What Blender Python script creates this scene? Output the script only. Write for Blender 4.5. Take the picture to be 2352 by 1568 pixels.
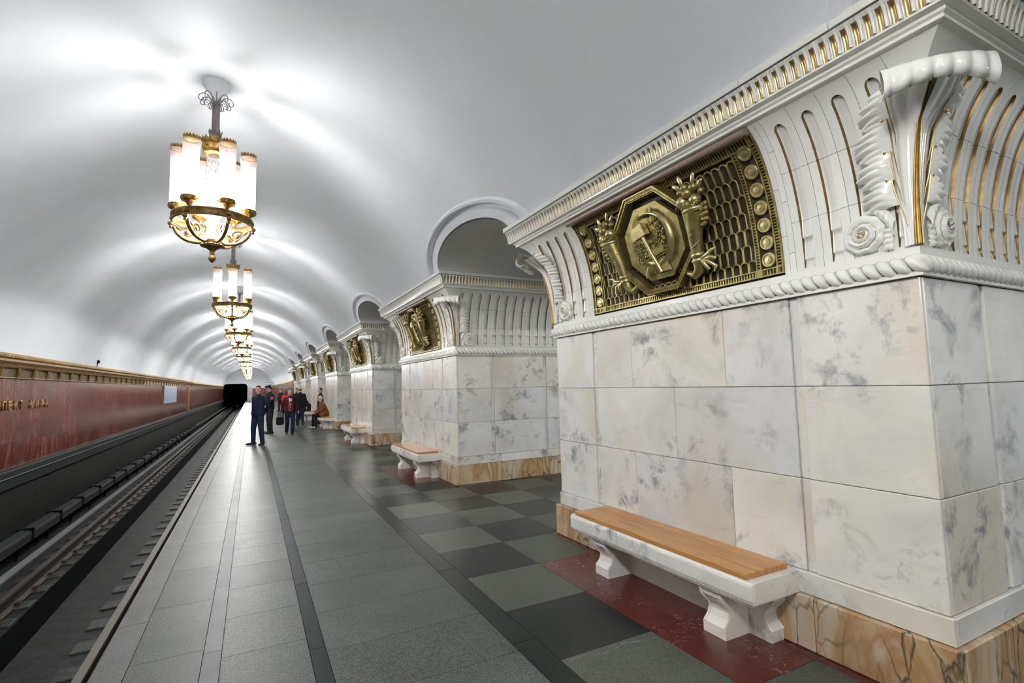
import bpy, bmesh, math, random
from mathutils import Vector, Matrix, Euler
random.seed(7)
sin, cos, pi, sqrt = math.sin, math.cos, math.pi, math.sqrt
for o in list(bpy.data.objects): bpy.data.objects.remove(o)
SC = bpy.context.scene
COL = SC.collection

# ------------------------------------------------------------------ camera
FPX = 1158.9
camd = bpy.data.cameras.new('camera'); cam = bpy.data.objects.new('camera', camd); COL.objects.link(cam)
camd.sensor_width = 36.0; camd.lens = 36.0 * FPX / 2352.0; camd.clip_start = 0.05; camd.clip_end = 400
def _cam():
    vp = (577.93, 896.55); roll = -0.0243
    dy = Vector((vp[0]-1176, vp[1]-784, FPX)).normalized()
    n = dy.cross(Vector((1, roll, 0))).normalized()
    if n.y > 0: n = -n
    dx = dy.cross(n).normalized()
    # rows: camera axes expressed in world (x right, y down, z forward)
    right = Vector((dx.x, dy.x, n.x)); down = Vector((dx.y, dy.y, n.y)); fwd = Vector((dx.z, dy.z, n.z))
    m = Matrix((right, -down, -fwd)).transposed().to_4x4()
    m.translation = Vector((0, 0, 1.7)); return m
cam.matrix_world = _cam()
SC.camera = cam

# ------------------------------------------------------------------ world and exposure
w = bpy.data.worlds.new('world'); SC.world = w; w.use_nodes = True
w.node_tree.nodes['Background'].inputs[0].default_value = (0.02, 0.022, 0.024, 1)
SC.view_settings.view_transform = 'Standard'; SC.view_settings.look = 'None'
SC.view_settings.gamma = 1.0; SC.view_settings.exposure = 1.02
SC.view_settings.use_curve_mapping = False
SC.cycles.use_light_tree = False; SC.cycles.max_bounces = 6; SC.cycles.diffuse_bounces = 4; SC.cycles.glossy_bounces = 3; SC.cycles.transparent_max_bounces = 8
LAMP = 8.5                                  # radiance of the lit glass tubes

# ------------------------------------------------------------------ dimensions
XP, Y1, PL, PW, P = 3.17, 1.365, 3.63, 2.53, 6.915   # pillar face, first pillar, length, depth, bay
NP = 7
ZT = 2.225                                           # top of marble
VX, VZ, VR = -0.45, 1.842, 3.658                     # vault circle
ZSP = 3.55
YB, YE = -14.0, 95.0                                 # back and end walls
def vx_r(z): return VX + sqrt(max(0, VR*VR - (z-VZ)**2))

# ------------------------------------------------------------------ mesh helper
class MB:
    def __init__(s): s.v = []; s.f = []; s.m = []; s.sm = []
    def add(s, vs, fs, mat=0, smooth=False, M=None):
        o = len(s.v)
        if M is not None: vs = [tuple(M @ Vector(p)) for p in vs]
        s.v += [tuple(p) for p in vs]
        for f in fs: s.f.append(tuple(i+o for i in f)); s.m.append(mat); s.sm.append(smooth)
        return s
    def box(s, a, b, mat=0, M=None):
        (x0, y0, z0), (x1, y1, z1) = a, b
        vs = [(x0,y0,z0),(x1,y0,z0),(x1,y1,z0),(x0,y1,z0),(x0,y0,z1),(x1,y0,z1),(x1,y1,z1),(x0,y1,z1)]
        return s.add(vs, [(3,2,1,0),(4,5,6,7),(0,1,5,4),(1,2,6,5),(2,3,7,6),(3,0,4,7)], mat, False, M)
    def cbox(s, a, b, c=.004, mat=0, M=None):           # chamfered box
        (x0, y0, z0), (x1, y1, z1) = a, b
        bm = bmesh.new(); bmesh.ops.create_cube(bm, size=1)
        bmesh.ops.scale(bm, vec=(x1-x0, y1-y0, z1-z0), verts=bm.verts)
        bmesh.ops.translate(bm, vec=((x0+x1)/2, (y0+y1)/2, (z0+z1)/2), verts=bm.verts)
        bmesh.ops.bevel(bm, geom=list(bm.edges), offset=c, segments=1, affect='EDGES')
        vs = [v.co[:] for v in bm.verts]; bm.verts.index_update()
        fs = [tuple(v.index for v in f.verts) for f in bm.faces]; bm.free()
        return s.add(vs, fs, mat, False, M)
    def grid(s, fn, nu, nv, mat=0, smooth=True, matfn=None, flip=False, M=None):
        o = len(s.v)
        for i in range(nu+1):
            for j in range(nv+1):
                p = fn(i/nu, j/nv); s.v.append(tuple(M @ Vector(p)) if M is not None else tuple(p))
        for i in range(nu):
            for j in range(nv):
                a = o+i*(nv+1)+j; q = (a, a+nv+1, a+nv+2, a+1)
                s.f.append(q[::-1] if flip else q); s.m.append(matfn((i+.5)/nu, (j+.5)/nv) if matfn else mat); s.sm.append(smooth)
        return s
    def tube(s, pts, rad, n=8, mat=0, caps=True, smooth=True, M=None):
        pts = [Vector(p) for p in pts]; k = len(pts)
        if not hasattr(rad, '__len__'): rad = [rad]*k
        rings = []; up = None
        for i, p in enumerate(pts):
            t = (pts[min(i+1, k-1)] - pts[max(i-1, 0)]).normalized()
            if up is None:
                up = Vector((0, 0, 1)) if abs(t.z) < .9 else Vector((1, 0, 0))
            a = t.cross(up).normalized(); b = a.cross(t).normalized(); up = b
            rings.append([p + (a*cos(2*pi*j/n) + b*sin(2*pi*j/n))*rad[i] for j in range(n)])
        return s.loft(rings, mat, caps, smooth, M)
    def loft(s, rings, mat=0, caps=True, smooth=True, M=None, closed=True):
        n = len(rings[0]); vs = [tuple(p) for r in rings for p in r]; fs = []
        for i in range(len(rings)-1):
            for j in range(n if closed else n-1):
                a = i*n+j; b = i*n+(j+1) % n; fs.append((a, b, b+n, a+n))
        s.add(vs, fs, mat, smooth, M)
        if caps and closed:
            s.add(rings[0], [tuple(range(n))[::-1]], mat, False, M); s.add(rings[-1], [tuple(range(n))], mat, False, M)
        return s
    def lathe(s, prof, n=16, mat=0, M=None, smooth=True, c=(0, 0), caps=True, matfn=None):
        rings = [[(c[0]+r*cos(2*pi*j/n), c[1]+r*sin(2*pi*j/n), z) for j in range(n)] for r, z in prof]
        return s.loft(rings, mat, caps, smooth, M)
    def ell(s, c, r, nu=10, nv=6, mat=0, M=None):
        if not hasattr(r, '__len__'): r = (r, r, r)
        vs = [(c[0], c[1], c[2]-r[2])]; fs = []
        for i in range(1, nv):
            t = -pi/2 + pi*i/nv
            for j in range(nu): vs.append((c[0]+r[0]*cos(t)*cos(2*pi*j/nu), c[1]+r[1]*cos(t)*sin(2*pi*j/nu), c[2]+r[2]*sin(t)))
        vs.append((c[0], c[1], c[2]+r[2])); e = len(vs)-1
        for j in range(nu): fs.append((0, 1+(j+1) % nu, 1+j)); fs.append((e, e-nu+j, e-nu+(j+1) % nu))
        for i in range(nv-2):
            for j in range(nu):
                a = 1+i*nu+j; b = 1+i*nu+(j+1) % nu; fs.append((a, b, b+nu, a+nu))
        return s.add(vs, fs, mat, True, M)
    def prism(s, pts, z0, z1, mat=0, M=None, smooth=False):   # polygon in xy, extruded in z
        n = len(pts)
        return s.loft([[(x, y, z0) for x, y in pts], [(x, y, z1) for x, y in pts]], mat, True, smooth, M)
    def join(s, o, M=None):
        k = len(s.v); s.v += [tuple(M @ Vector(p)) if M is not None else p for p in o.v]
        s.f += [tuple(i+k for i in f) for f in o.f]; s.m += o.m; s.sm += o.sm
        return s
    def mesh(s, name, mats):
        me = bpy.data.meshes.new(name); me.from_pydata(s.v, [], s.f)
        for m in (mats if isinstance(mats, (list, tuple)) else [mats]): me.materials.append(m)
        me.polygons.foreach_set('material_index', s.m); me.polygons.foreach_set('use_smooth', s.sm)
        me.update(); return me
    def build(s, name, mats, parent=None, loc=None, **kw):
        return link(name, s.mesh(name, mats), parent, loc, **kw)

def link(name, me, parent=None, loc=None, rz=0, **kw):
    o = bpy.data.objects.new(name, me); COL.objects.link(o)
    if parent is not None: o.parent = parent
    if loc is not None: o.location = loc
    if rz: o.rotation_euler = (0, 0, rz)
    for k, v in kw.items(): o[k] = v
    return o
def thing(name, label, cat, loc=(0, 0, 0), rz=0, group=None):
    o = link(name, None, None, loc, rz); o.empty_display_size = .1
    o['label'] = label; o['category'] = cat
    if group: o['group'] = group
    return o
def struct(o, label=None):
    o['kind'] = 'structure'
    if label: o['label'] = label
    return o
def copy_tree(o, parent=None):
    c = o.copy(); COL.objects.link(c); c.parent = parent
    for ch in list(o.children): copy_tree(ch, c)
    return c
def recalc(me):
    bm = bmesh.new(); bm.from_mesh(me); bmesh.ops.recalc_face_normals(bm, faces=bm.faces); bm.to_mesh(me); bm.free()

# ------------------------------------------------------------------ materials
def newmat(name):
    m = bpy.data.materials.new(name); m.use_nodes = True
    nt = m.node_tree; return m, nt, nt.nodes['Principled BSDF'], nt.nodes, nt.links
def plain(name, col, rough=.5, metal=0., spec=.5, coat=0., bump=0., bscale=60.):
    m, nt, b, N, L = newmat(name)
    b.inputs['Base Color'].default_value = (*col, 1); b.inputs['Roughness'].default_value = rough
    b.inputs['Metallic'].default_value = metal; b.inputs['Specular IOR Level'].default_value = spec
    b.inputs['Coat Weight'].default_value = coat; b.inputs['Coat Roughness'].default_value = .05
    if bump:
        t = N.new('ShaderNodeTexNoise'); t.inputs['Scale'].default_value = bscale; t.inputs['Detail'].default_value = 4
        bp = N.new('ShaderNodeBump'); bp.inputs['Strength'].default_value = bump; bp.inputs['Distance'].default_value = .01
        L.new(t.outputs['Fac'], bp.inputs['Height']); L.new(bp.outputs['Normal'], b.inputs['Normal'])
    return m
def coords(N, L, rnd=40., scale=(1, 1, 1)):
    tc = N.new('ShaderNodeTexCoord'); oi = N.new('ShaderNodeObjectInfo'); mp = N.new('ShaderNodeMapping')
    mu = N.new('ShaderNodeMath'); mu.operation = 'MULTIPLY'; mu.inputs[1].default_value = rnd
    L.new(oi.outputs['Random'], mu.inputs[0]); cx = N.new('ShaderNodeCombineXYZ')
    for i in range(3): L.new(mu.outputs[0], cx.inputs[i])
    L.new(tc.outputs['Object'], mp.inputs['Vector']); L.new(cx.outputs[0], mp.inputs['Location'])
    mp.inputs['Scale'].default_value = scale
    return mp.outputs['Vector'], oi.outputs['Random']
def noise(N, L, vec, scale, detail=6, rough=.55, dist=0.):
    t = N.new('ShaderNodeTexNoise'); t.inputs['Scale'].default_value = scale; t.inputs['Detail'].default_value = detail
    t.inputs['Roughness'].default_value = rough; t.inputs['Distortion'].default_value = dist
    L.new(vec, t.inputs['Vector']); return t.outputs['Fac']
def ramp(N, L, fac, stops):
    r = N.new('ShaderNodeValToRGB'); e = r.color_ramp.elements
    e[0].position, e[0].color = stops[0][0], (*stops[0][1], 1); e[1].position, e[1].color = stops[-1][0], (*stops[-1][1], 1)
    for p, c in stops[1:-1]:
        k = e.new(p); k.color = (*c, 1)
    L.new(fac, r.inputs['Fac']); return r.outputs['Color']
def mix(N, L, fac, a, b, mode='MIX'):
    x = N.new('ShaderNodeMix'); x.data_type = 'RGBA'; x.blend_type = mode
    if isinstance(fac, float): x.inputs['Factor'].default_value = fac
    else: L.new(fac, x.inputs['Factor'])
    for sck, v in (('A', a), ('B', b)):
        sock = [i for i in x.inputs if i.name == sck and i.type == 'RGBA'][0]
        if isinstance(v, tuple): sock.default_value = (*v, 1)
        else: L.new(v, sock)
    return [o for o in x.outputs if o.type == 'RGBA'][0]
G = lambda v: (v, v, v)

def mat_marble():
    m, nt, b, N, L = newmat('white_marble')
    vec, rnd = coords(N, L)
    cloud = noise(N, L, vec, 1.3, 5, .6, .6)
    base = ramp(N, L, cloud, [(.3, (.66, .66, .645)), (.5, (.785, .78, .75)), (.7, (.86, .855, .83))])
    st = noise(N, L, vec, 1.0, 3, .5, .3)
    warm = ramp(N, L, st, [(.50, G(0)), (.68, G(.6))])
    base = mix(N, L, warm, base, (.70, .60, .44))
    sp = noise(N, L, vec, 5.0, 6, .68, .35); sp2 = noise(N, L, vec, 1.5, 2, .5)
    patch = mix(N, L, 1.0, ramp(N, L, sp, [(.50, G(0)), (.66, G(.95))]), ramp(N, L, sp2, [(.47, G(0)), (.58, G(1))]), 'MULTIPLY')
    base = mix(N, L, patch, base, (.27, .28, .30))
    # fine slanted streaks
    v2, _ = coords(N, L, 40., (1, 1.1, 4.5)); stv = noise(N, L, v2, 2.2, 8, .7, .8)
    base = mix(N, L, ramp(N, L, stv, [(.58, G(0)), (.72, G(.35))]), base, (.50, .43, .32))
    tint = ramp(N, L, rnd, [(0, (.88, .89, .91)), (.5, (.97, .97, .96)), (1, (1, .98, .93))])
    base = mix(N, L, 1.0, base, tint, 'MULTIPLY')
    L.new(base, b.inputs['Base Color']); b.inputs['Roughness'].default_value = .22
    return m
def mat_breccia():
    m, nt, b, N, L = newmat('brown_breccia_marble')
    v0, rnd = coords(N, L, 30., (1, 1.0, 1))
    rot = N.new('ShaderNodeMapping'); rot.inputs['Rotation'].default_value = (.7, .6, .3); rot.inputs['Scale'].default_value = (1, 1, .38)
    L.new(v0, rot.inputs['Vector']); v = rot.outputs['Vector']
    nz = N.new('ShaderNodeTexNoise'); nz.inputs['Scale'].default_value = 3; nz.inputs['Detail'].default_value = 5; L.new(v, nz.inputs['Vector'])
    ad = N.new('ShaderNodeMixRGB'); ad.blend_type = 'ADD'; ad.inputs[0].default_value = .35; L.new(v, ad.inputs[1]); L.new(nz.outputs['Color'], ad.inputs[2])
    vo = N.new('ShaderNodeTexVoronoi'); vo.feature = 'DISTANCE_TO_EDGE'; vo.inputs['Scale'].default_value = 7.5; L.new(ad.outputs[0], vo.inputs['Vector'])
    c = ramp(N, L, noise(N, L, v, 2.6, 6, .6, .8), [(.3, (.62, .55, .45)), (.45, (.58, .44, .29)), (.57, (.43, .25, .11)), (.68, (.64, .56, .45))])
    vein = ramp(N, L, vo.outputs['Distance'], [(0, G(1)), (.02, G(.7)), (.06, G(0))])
    gate = ramp(N, L, noise(N, L, v, 1.8, 3), [(.42, G(.1)), (.58, G(.95))])
    c = mix(N, L, mix(N, L, 1.0, vein, gate, 'MULTIPLY'), c, (.07, .06, .035))
    L.new(c, b.inputs['Base Color']); b.inputs['Roughness'].default_value = .2
    return m
def mat_granite(name, dark, light, rough=.3, grain=160, tint=.12):
    m, nt, b, N, L = newmat(name)
    vec, rnd = coords(N, L)
    g = noise(N, L, vec, grain, 3, .8)
    c = ramp(N, L, g, [(.38, dark), (.52, tuple((a+q)/2 for a, q in zip(dark, light))), (.68, light)])
    big = ramp(N, L, noise(N, L, vec, 2.2, 4), [(.3, G(.82)), (.7, G(1.1))])
    c = mix(N, L, 1.0, c, big, 'MULTIPLY')
    c = mix(N, L, 1.0, c, ramp(N, L, rnd, [(0, G(1-tint)), (1, G(1+tint))]), 'MULTIPLY')
    L.new(c, b.inputs['Base Color'])
    b.inputs['Roughness'].default_value = rough; b.inputs['Specular IOR Level'].default_value = .2
    return m
def mat_redfloor():
    m, nt, b, N, L = newmat('worn_red_marble')
    vec, rnd = coords(N, L)
    c = ramp(N, L, noise(N, L, vec, 3, 5), [(.3, (.075, .016, .013)), (.7, (.125, .032, .025))])
    chips = mix(N, L, 1.0, ramp(N, L, noise(N, L, vec, 14, 7, .7, 2.5), [(.57, G(0)), (.62, G(1))]), ramp(N, L, noise(N, L, vec, 2.1, 2), [(.5, G(0)), (.6, G(.7))]), 'MULTIPLY')
    c = mix(N, L, chips, c, (.42, .27, .22)); L.new(c, b.inputs['Base Color']); b.inputs['Roughness'].default_value = .25
    return m
def mat_redwall():
    m, nt, b, N, L = newmat('red_wall_marble')
    vec, rnd = coords(N, L, 60., (1, 1.6, .55))
    c = ramp(N, L, noise(N, L, vec, 2.0, 8, .65, 1.2), [(.28, (.085, .020, .014)), (.45, (.155, .042, .030)), (.58, (.21, .078, .055)), (.72, (.26, .15, .105))])
    w = noise(N, L, vec, 3.5, 8, .7, 2.6)
    c = mix(N, L, ramp(N, L, w, [(.60, G(0)), (.67, G(.6)), (.73, G(.15))]), c, (.38, .28, .215))
    c = mix(N, L, 1.0, c, ramp(N, L, rnd, [(0, G(.75)), (1, G(1.2))]), 'MULTIPLY')
    L.new(c, b.inputs['Base Color']); b.inputs['Roughness'].default_value = .16
    return m
def mat_wood():
    m, nt, b, N, L = newmat('oak_wood')
    vec, rnd = coords(N, L, 20., (14, .9, 14))
    c = ramp(N, L, noise(N, L, vec, 3.5, 8, .6, .6), [(.3, (.33, .14, .035)), (.5, (.47, .225, .065)), (.7, (.56, .30, .10))])
    v2, _ = coords(N, L, 20., (30, 1.5, 30))
    c = mix(N, L, ramp(N, L, noise(N, L, v2, 5, 3), [(.62, G(0)), (.7, G(.5))]), c, (.24, .09, .02))
    c = mix(N, L, 1.0, c, ramp(N, L, rnd, [(0, G(.88)), (1, G(1.08))]), 'MULTIPLY')
    L.new(c, b.inputs['Base Color']); b.inputs['Roughness'].default_value = .28
    return m
def mat_ceramic(name='glazed_ceramic', col=(.84, .845, .80)):
    m, nt, b, N, L = newmat(name)
    vec, rnd = coords(N, L)
    c = ramp(N, L, noise(N, L, vec, 2.5, 4), [(.3, tuple(k*.93 for k in col)), (.7, col)])
    c = mix(N, L, 1.0, c, ramp(N, L, rnd, [(0, (.95, .96, .97)), (1, (1, 1, .98))]), 'MULTIPLY')
    L.new(c, b.inputs['Base Color']); b.inputs['Roughness'].default_value = .13; b.inputs['Specular IOR Level'].default_value = .6
    t = noise(N, L, vec, 9, 3); bp = N.new('ShaderNodeBump'); bp.inputs['Strength'].default_value = .12; bp.inputs['Distance'].default_value = .02
    L.new(t, bp.inputs['Height']); L.new(bp.outputs['Normal'], b.inputs['Normal'])
    return m
def mat_metal(name, dark, light, rough=.35, metal=.9, scale=14):
    m, nt, b, N, L = newmat(name)
    vec, rnd = coords(N, L)
    c = ramp(N, L, noise(N, L, vec, scale, 5), [(.3, dark), (.7, light)])
    L.new(c, b.inputs['Base Color']); b.inputs['Roughness'].default_value = rough; b.inputs['Metallic'].default_value = metal
    return m
def mat_emit(name, col, strength):
    m, nt, b, N, L = newmat(name)
    b.inputs['Base Color'].default_value = (.9, .9, .9, 1)
    b.inputs['Emission Color'].default_value = (*col, 1); b.inputs['Emission Strength'].default_value = strength
    m.cycles.emission_sampling = 'FRONT'
    return m
def mat_glass():
    m, nt, b, N, L = newmat('frosted_glass')
    N.remove(b); out = N['Material Output']
    tr = N.new('ShaderNodeBsdfTransparent'); tl = N.new('ShaderNodeBsdfTranslucent'); df = N.new('ShaderNodeBsdfDiffuse')
    for q in (tl, df): q.inputs['Color'].default_value = (.42, .39, .395, 1)
    a = N.new('ShaderNodeMixShader'); a.inputs[0].default_value = .5; L.new(tl.outputs[0], a.inputs[1]); L.new(df.outputs[0], a.inputs[2])
    c = N.new('ShaderNodeMixShader'); c.inputs[0].default_value = .35; L.new(tr.outputs[0], c.inputs[1]); L.new(a.outputs[0], c.inputs[2])
    L.new(c.outputs[0], out.inputs['Surface']); return m
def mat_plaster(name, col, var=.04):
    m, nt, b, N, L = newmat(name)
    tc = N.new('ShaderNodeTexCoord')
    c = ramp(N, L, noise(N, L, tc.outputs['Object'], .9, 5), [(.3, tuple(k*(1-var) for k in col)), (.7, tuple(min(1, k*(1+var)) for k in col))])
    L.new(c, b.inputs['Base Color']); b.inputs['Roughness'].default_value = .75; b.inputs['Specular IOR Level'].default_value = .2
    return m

M = dict(
    plaster=mat_plaster('white_plaster', (.81, .855, .895)), plaster_shaded=mat_plaster('shaded_plaster', (.70, .70, .68)),  # second plaster is greyer: the passages' shade put into the colour
    marble=mat_marble(), breccia=mat_breccia(), ceramic=mat_ceramic(), grout=plain('grout', (.10, .09, .075), .9),
    gold=mat_metal('gilding', (.48, .34, .12), (.76, .58, .27), .28), gold_dark=mat_metal('worn_gilding', (.20, .11, .025), (.42, .26, .07), .35),
    bronze=mat_metal('bronze', (.19, .155, .055), (.41, .34, .135), .42, .75), bronze_dark=mat_metal('dark_bronze', (.045, .033, .012), (.12, .09, .035), .45, .7),
    bronze_light=mat_metal('polished_bronze', (.40, .34, .16), (.64, .55, .28), .34, .8), recess=plain('grille_recess', (.035, .028, .013), .6),
    gold_line=mat_metal('gilded_line', (.13, .085, .025), (.30, .19, .055), .4, .55), brass=mat_metal('antique_brass', (.17, .10, .04), (.42, .28, .12), .32, .85), steelgrey=mat_metal('tarnished_rod', (.17, .14, .14), (.30, .26, .25), .4, .6),
    lamp=mat_emit('lit_glass_tube', (1., .985, .97), LAMP), lamp_far=mat_emit('lit_glass_tube_far', (1., .985, .97), LAMP), glass=mat_glass(),
    granite=mat_granite('grey_granite', (.032, .037, .033), (.16, .17, .152), .46, 105), granite_pale=mat_granite('pale_granite', (.12, .127, .132), (.19, .198, .203), .5, 120),
    granite_edge=mat_granite('edge_granite', (.07, .075, .075), (.18, .175, .165), .46, 120),
    slate=mat_granite('dark_slate', (.012, .014, .014), (.024, .028, .027), .30, 90, .2), green=mat_granite('green_grey_granite', (.044, .052, .042), (.14, .15, .122), .33, 110),
    redfloor=mat_redfloor(), redwall=mat_redwall(), wood=mat_wood(),
    blackstone=plain('black_green_stone', (.012, .017, .016), .6, 0., .2), darkwall=mat_granite('dark_lower_wall', (.004, .0045, .0038), (.013, .0125, .010), .6, 3, .1),  # lower wall in a mottled near-black tone
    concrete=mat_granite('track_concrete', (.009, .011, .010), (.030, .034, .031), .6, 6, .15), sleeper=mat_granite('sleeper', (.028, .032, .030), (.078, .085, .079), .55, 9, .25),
    rail_top=plain('rail_head', (.20, .175, .15), .35, .85), rail=plain('rail_side', (.075, .055, .042), .5, .5), coverpaint=plain('cover_paint', (.018, .024, .022), .75, 0., .2),
    black=plain('matt_black', (.006, .007, .007), .9, 0., .1), cream=plain('cream_paint', (.55, .54, .46), .6), signblue=plain('sign_face', (.42, .48, .60), .35),
    signdark=plain('sign_print', (.13, .16, .26), .5), palestrip=plain('pale_strip', (.24, .255, .25), .5), wallgold=mat_metal('gilded_plaster', (.20, .105, .025), (.38, .23, .075), .45, .45, 6),
    wallgold_dark=mat_metal('brown_gilding', (.10, .065, .02), (.20, .135, .05), .55, .3, 9),
)
M['lamp_far'].cycles.emission_sampling = 'NONE'

# ================================================================== STRUCTURE
# ------------------------------------------------------------------ vault
def build_ceiling():
    mb = MB()
    z_lo, z_mid = ZSP, 4.75
    t_left = math.atan2(2.49-VZ, -sqrt(VR**2-(2.49-VZ)**2)); t_mid = math.asin((z_mid-VZ)/VR)
    mb.grid(lambda u, v: (VX+VR*cos(t_mid+(t_left-t_mid)*v), YB+(YE-YB)*u, VZ+VR*sin(t_mid+(t_left-t_mid)*v)), 32, 48, 0, True)
    # plain right haunch before the first and after the last passage
    def haunch(y0, y1, zl):
        tl = math.asin((zl-VZ)/VR)
        mb.grid(lambda u, v: (VX+VR*cos(tl+(t_mid-tl)*v), y0+(y1-y0)*u, VZ+VR*sin(tl+(t_mid-tl)*v)), 8, 14, 0, True)
    yc0 = Y1-(P-PL)/2
    haunch(YB, yc0-P/2, 2.49); haunch(yc0+(NP-.5)*P, YE, 2.49)
    A, B = ARCH[-1][0], ARCH[-1][1]
    for k in range(NP):
        yc = yc0+k*P; hw = P/2; hh = z_mid-ZSP
        cr = math.atan2(hh, hw)
        ang = sorted(set([pi*i/40 for i in range(41)]+[cr, pi-cr]))
        nr = 8; rows = []
        for a in ang:
            dx, dz = cos(a), sin(a)
            rr = 1/sqrt((dx/A)**2+(dz/B)**2); ro = min(hw/abs(dx) if abs(dx) > 1e-6 else 1e9, hh/dz if dz > 1e-6 else 1e9)
            rows.append([(yc+dx*(rr+(ro-rr)*j/nr), ZSP+dz*(rr+(ro-rr)*j/nr)) for j in range(nr+1)])
        vs = [(vx_r(z), y, z) for r in rows for y, z in r]; n = nr+1
        mb.add(vs, [(i*n+j, i*n+j+1, (i+1)*n+j+1, (i+1)*n+j) for i in range(len(rows)-1) for j in range(nr)], 0, True)
    o = mb.build('ceiling', M['plaster']); struct(o, 'white plaster barrel vault over the platform and the track')
    # arch mouldings with their reveals, one to a passage, and the passage vaults
    ringm = MB()
    n = 48
    rings = []
    for (a, b, h) in ARCH:
        r = []
        for i in range(n+1):
            t = pi*i/n; y, z = a*cos(t), ZSP+b*sin(t)
            x = vx_r(z); nx, nz = (VX-x)/VR, (VZ-z)/VR
            r.append((x+nx*h, y, z+nz*h))
        rings.append(r)
    ringm.loft(rings, 0, False, False, closed=False)
    me = ringm.mesh('arch_moulding', M['plaster'])
    for p in me.polygons: p.use_smooth = False
    tun = MB(); a, b = ARCH[0][:2]
    tun.loft([[((vx_r(ZSP+b*sin(pi*i/n)) if q == 0 else 6.3), a*cos(pi*i/n), ZSP+b*sin(pi*i/n)) for i in range(n+1)] for q in (0, 1)], 0, False, True, closed=False)
    tm = tun.mesh('passage_vault', M['plaster_shaded'])
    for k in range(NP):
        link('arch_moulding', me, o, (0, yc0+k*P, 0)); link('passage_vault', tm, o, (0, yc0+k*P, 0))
    return o
#        half width, rise above the springing, height above the vault surface
ARCH = [(1.29, .37, -.12), (1.31, .39, .0), (1.50, .475, .0), (1.51, .48, -.07), (1.64, .525, -.06), (1.655, .53, .012), (1.70, .545, .035), (1.77, .57, .035), (1.81, .585, .0)]
ARCH = [(a, b, h) for a, b, h in ARCH]
ceiling = build_ceiling()

# ------------------------------------------------------------------ platform floor and its paving
def build_floor():
    base = MB().box((-.80, YB, -.30), (13.0, YE, -.018)).box((-.72, YB, -1.40), (-.55, YE, -.25))
    fl = base.build('floor', M['grout']); struct(fl, 'paved station platform between the track and the pillars')
    g = .0022
    def strip(x0, x1, length, mat, name, ymax=13.5, off=0., y0=1.6, jitter=0.):
        far = MB(); y = y0-off; cache = {}
        while y < YE-.3:
            y2 = min(y+length, YE)
            if y < ymax:
                key = round(y2-y, 3)
                if key not in cache: cache[key] = MB().box((x0+g, g, -.03), (x1-g, y2-y-g, 0)).mesh(name, mat)
                link(name, cache[key], fl, (0, y, 0))
            else: far.box((x0+g, y+g, -.03), (x1-g, y2-g, 0))
            y = y2
        far.box((x0+g, YB, -.03), (x1-g, y0-off-g, 0))
        far.build('distant_paving', mat, fl, kind='stuff')
    strip(-.83, -.655, 1.05, M['granite_edge'], 'edge_stone')
    strip(-.655, -.25, .92, M['granite'], 'granite_slab', off=.3)
    strip(-.25, -.144, 1.25, M['granite_pale'], 'pale_strip_slab', off=.1)
    strip(-.144, .364, .62, M['granite'], 'granite_slab', off=.2)
    strip(.364, .463, 1.25, M['slate'], 'dark_strip_slab', off=.4)
    strip(.463, 1.55, .62, M['granite'], 'granite_slab', off=.45)
    strip(1.55, 1.7215, 1.5, M['slate'], 'dark_border_slab')
    # chequered tiles
    tx, ty, y00, x00 = .729, .762, 5.072, 1.7215
    me = {}
    def tile(x0, x1, mat, nm):
        k = (round(x1-x0, 3), nm, mat.name)
        if k not in me: me[k] = MB().box((g, g, -.03), (x1-x0-g, ty-g, 0)).mesh(nm, mat)
        return me[k]
    far = {m: MB() for m in ('green', 'slate', 'redfloor')}
    for r in range(-24, 119):
        y = y00+r*ty
        if y+ty > YE: break
        for c in range(0, 15):
            x = x00+c*tx
            k = math.floor((y+ty/2-Y1+.4)/P); yl = y+ty/2-(Y1+k*P)
            at_pillar = 0 <= k < NP and -.05 < yl < PL+.05 and True
            m = 'green' if (r+c) % 2 == 0 else 'slate'; nm = 'checker_tile'; x1 = x+tx
            if c >= 2 and not (y < 16): 
                pass
            if at_pillar and c == 1:
                if .67 < yl < 2.95: m = 'redfloor'; nm = 'red_tile'
                x1 = 3.055
            near = 1.2 < y < 15 and x < 5.5 and not (at_pillar and c >= 2)
            if near: link(nm, tile(x, x1, M[m], nm), fl, (x, y, 0))
            else: far[m].box((x+g, y+g, -.03), (x1-g, y+ty-g, 0))
    for k in range(NP):
        y = Y1+k*P-.09
        for s in range(4):
            L4 = (PL+.18)/4
            if k < 2: link('red_border_strip', MB().box((3.055+g, g, -.03), (3.16, L4-g, 0)).mesh('red_border_strip', M['redfloor']), fl, (0, y+s*L4, 0))
            else: far['redfloor'].box((3.055+g, y+s*L4+g, -.03), (3.16, y+(s+1)*L4-g, 0))
    rd = random.Random(5); vb = MB(); top = []; bot = []         # pale vein in the tile nearest the camera
    for i in range(25):
        x = 1.76+.66*i/24; y = 2.735+.02*sin(i*.5)+.012*rd.random()-.018*i/24; w_ = .0006+.0035*rd.random()**2; top.append((x, y+w_, .0004)); bot.append((x, y-w_, .0004))
    vb.loft([bot, top], 0, False, False, closed=False); vb.build('pale_vein', M['palestrip'], fl)
    for m, b in far.items(): b.build('distant_tiles', M[m], fl, kind='stuff')
    return fl
floor = build_floor()

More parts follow.
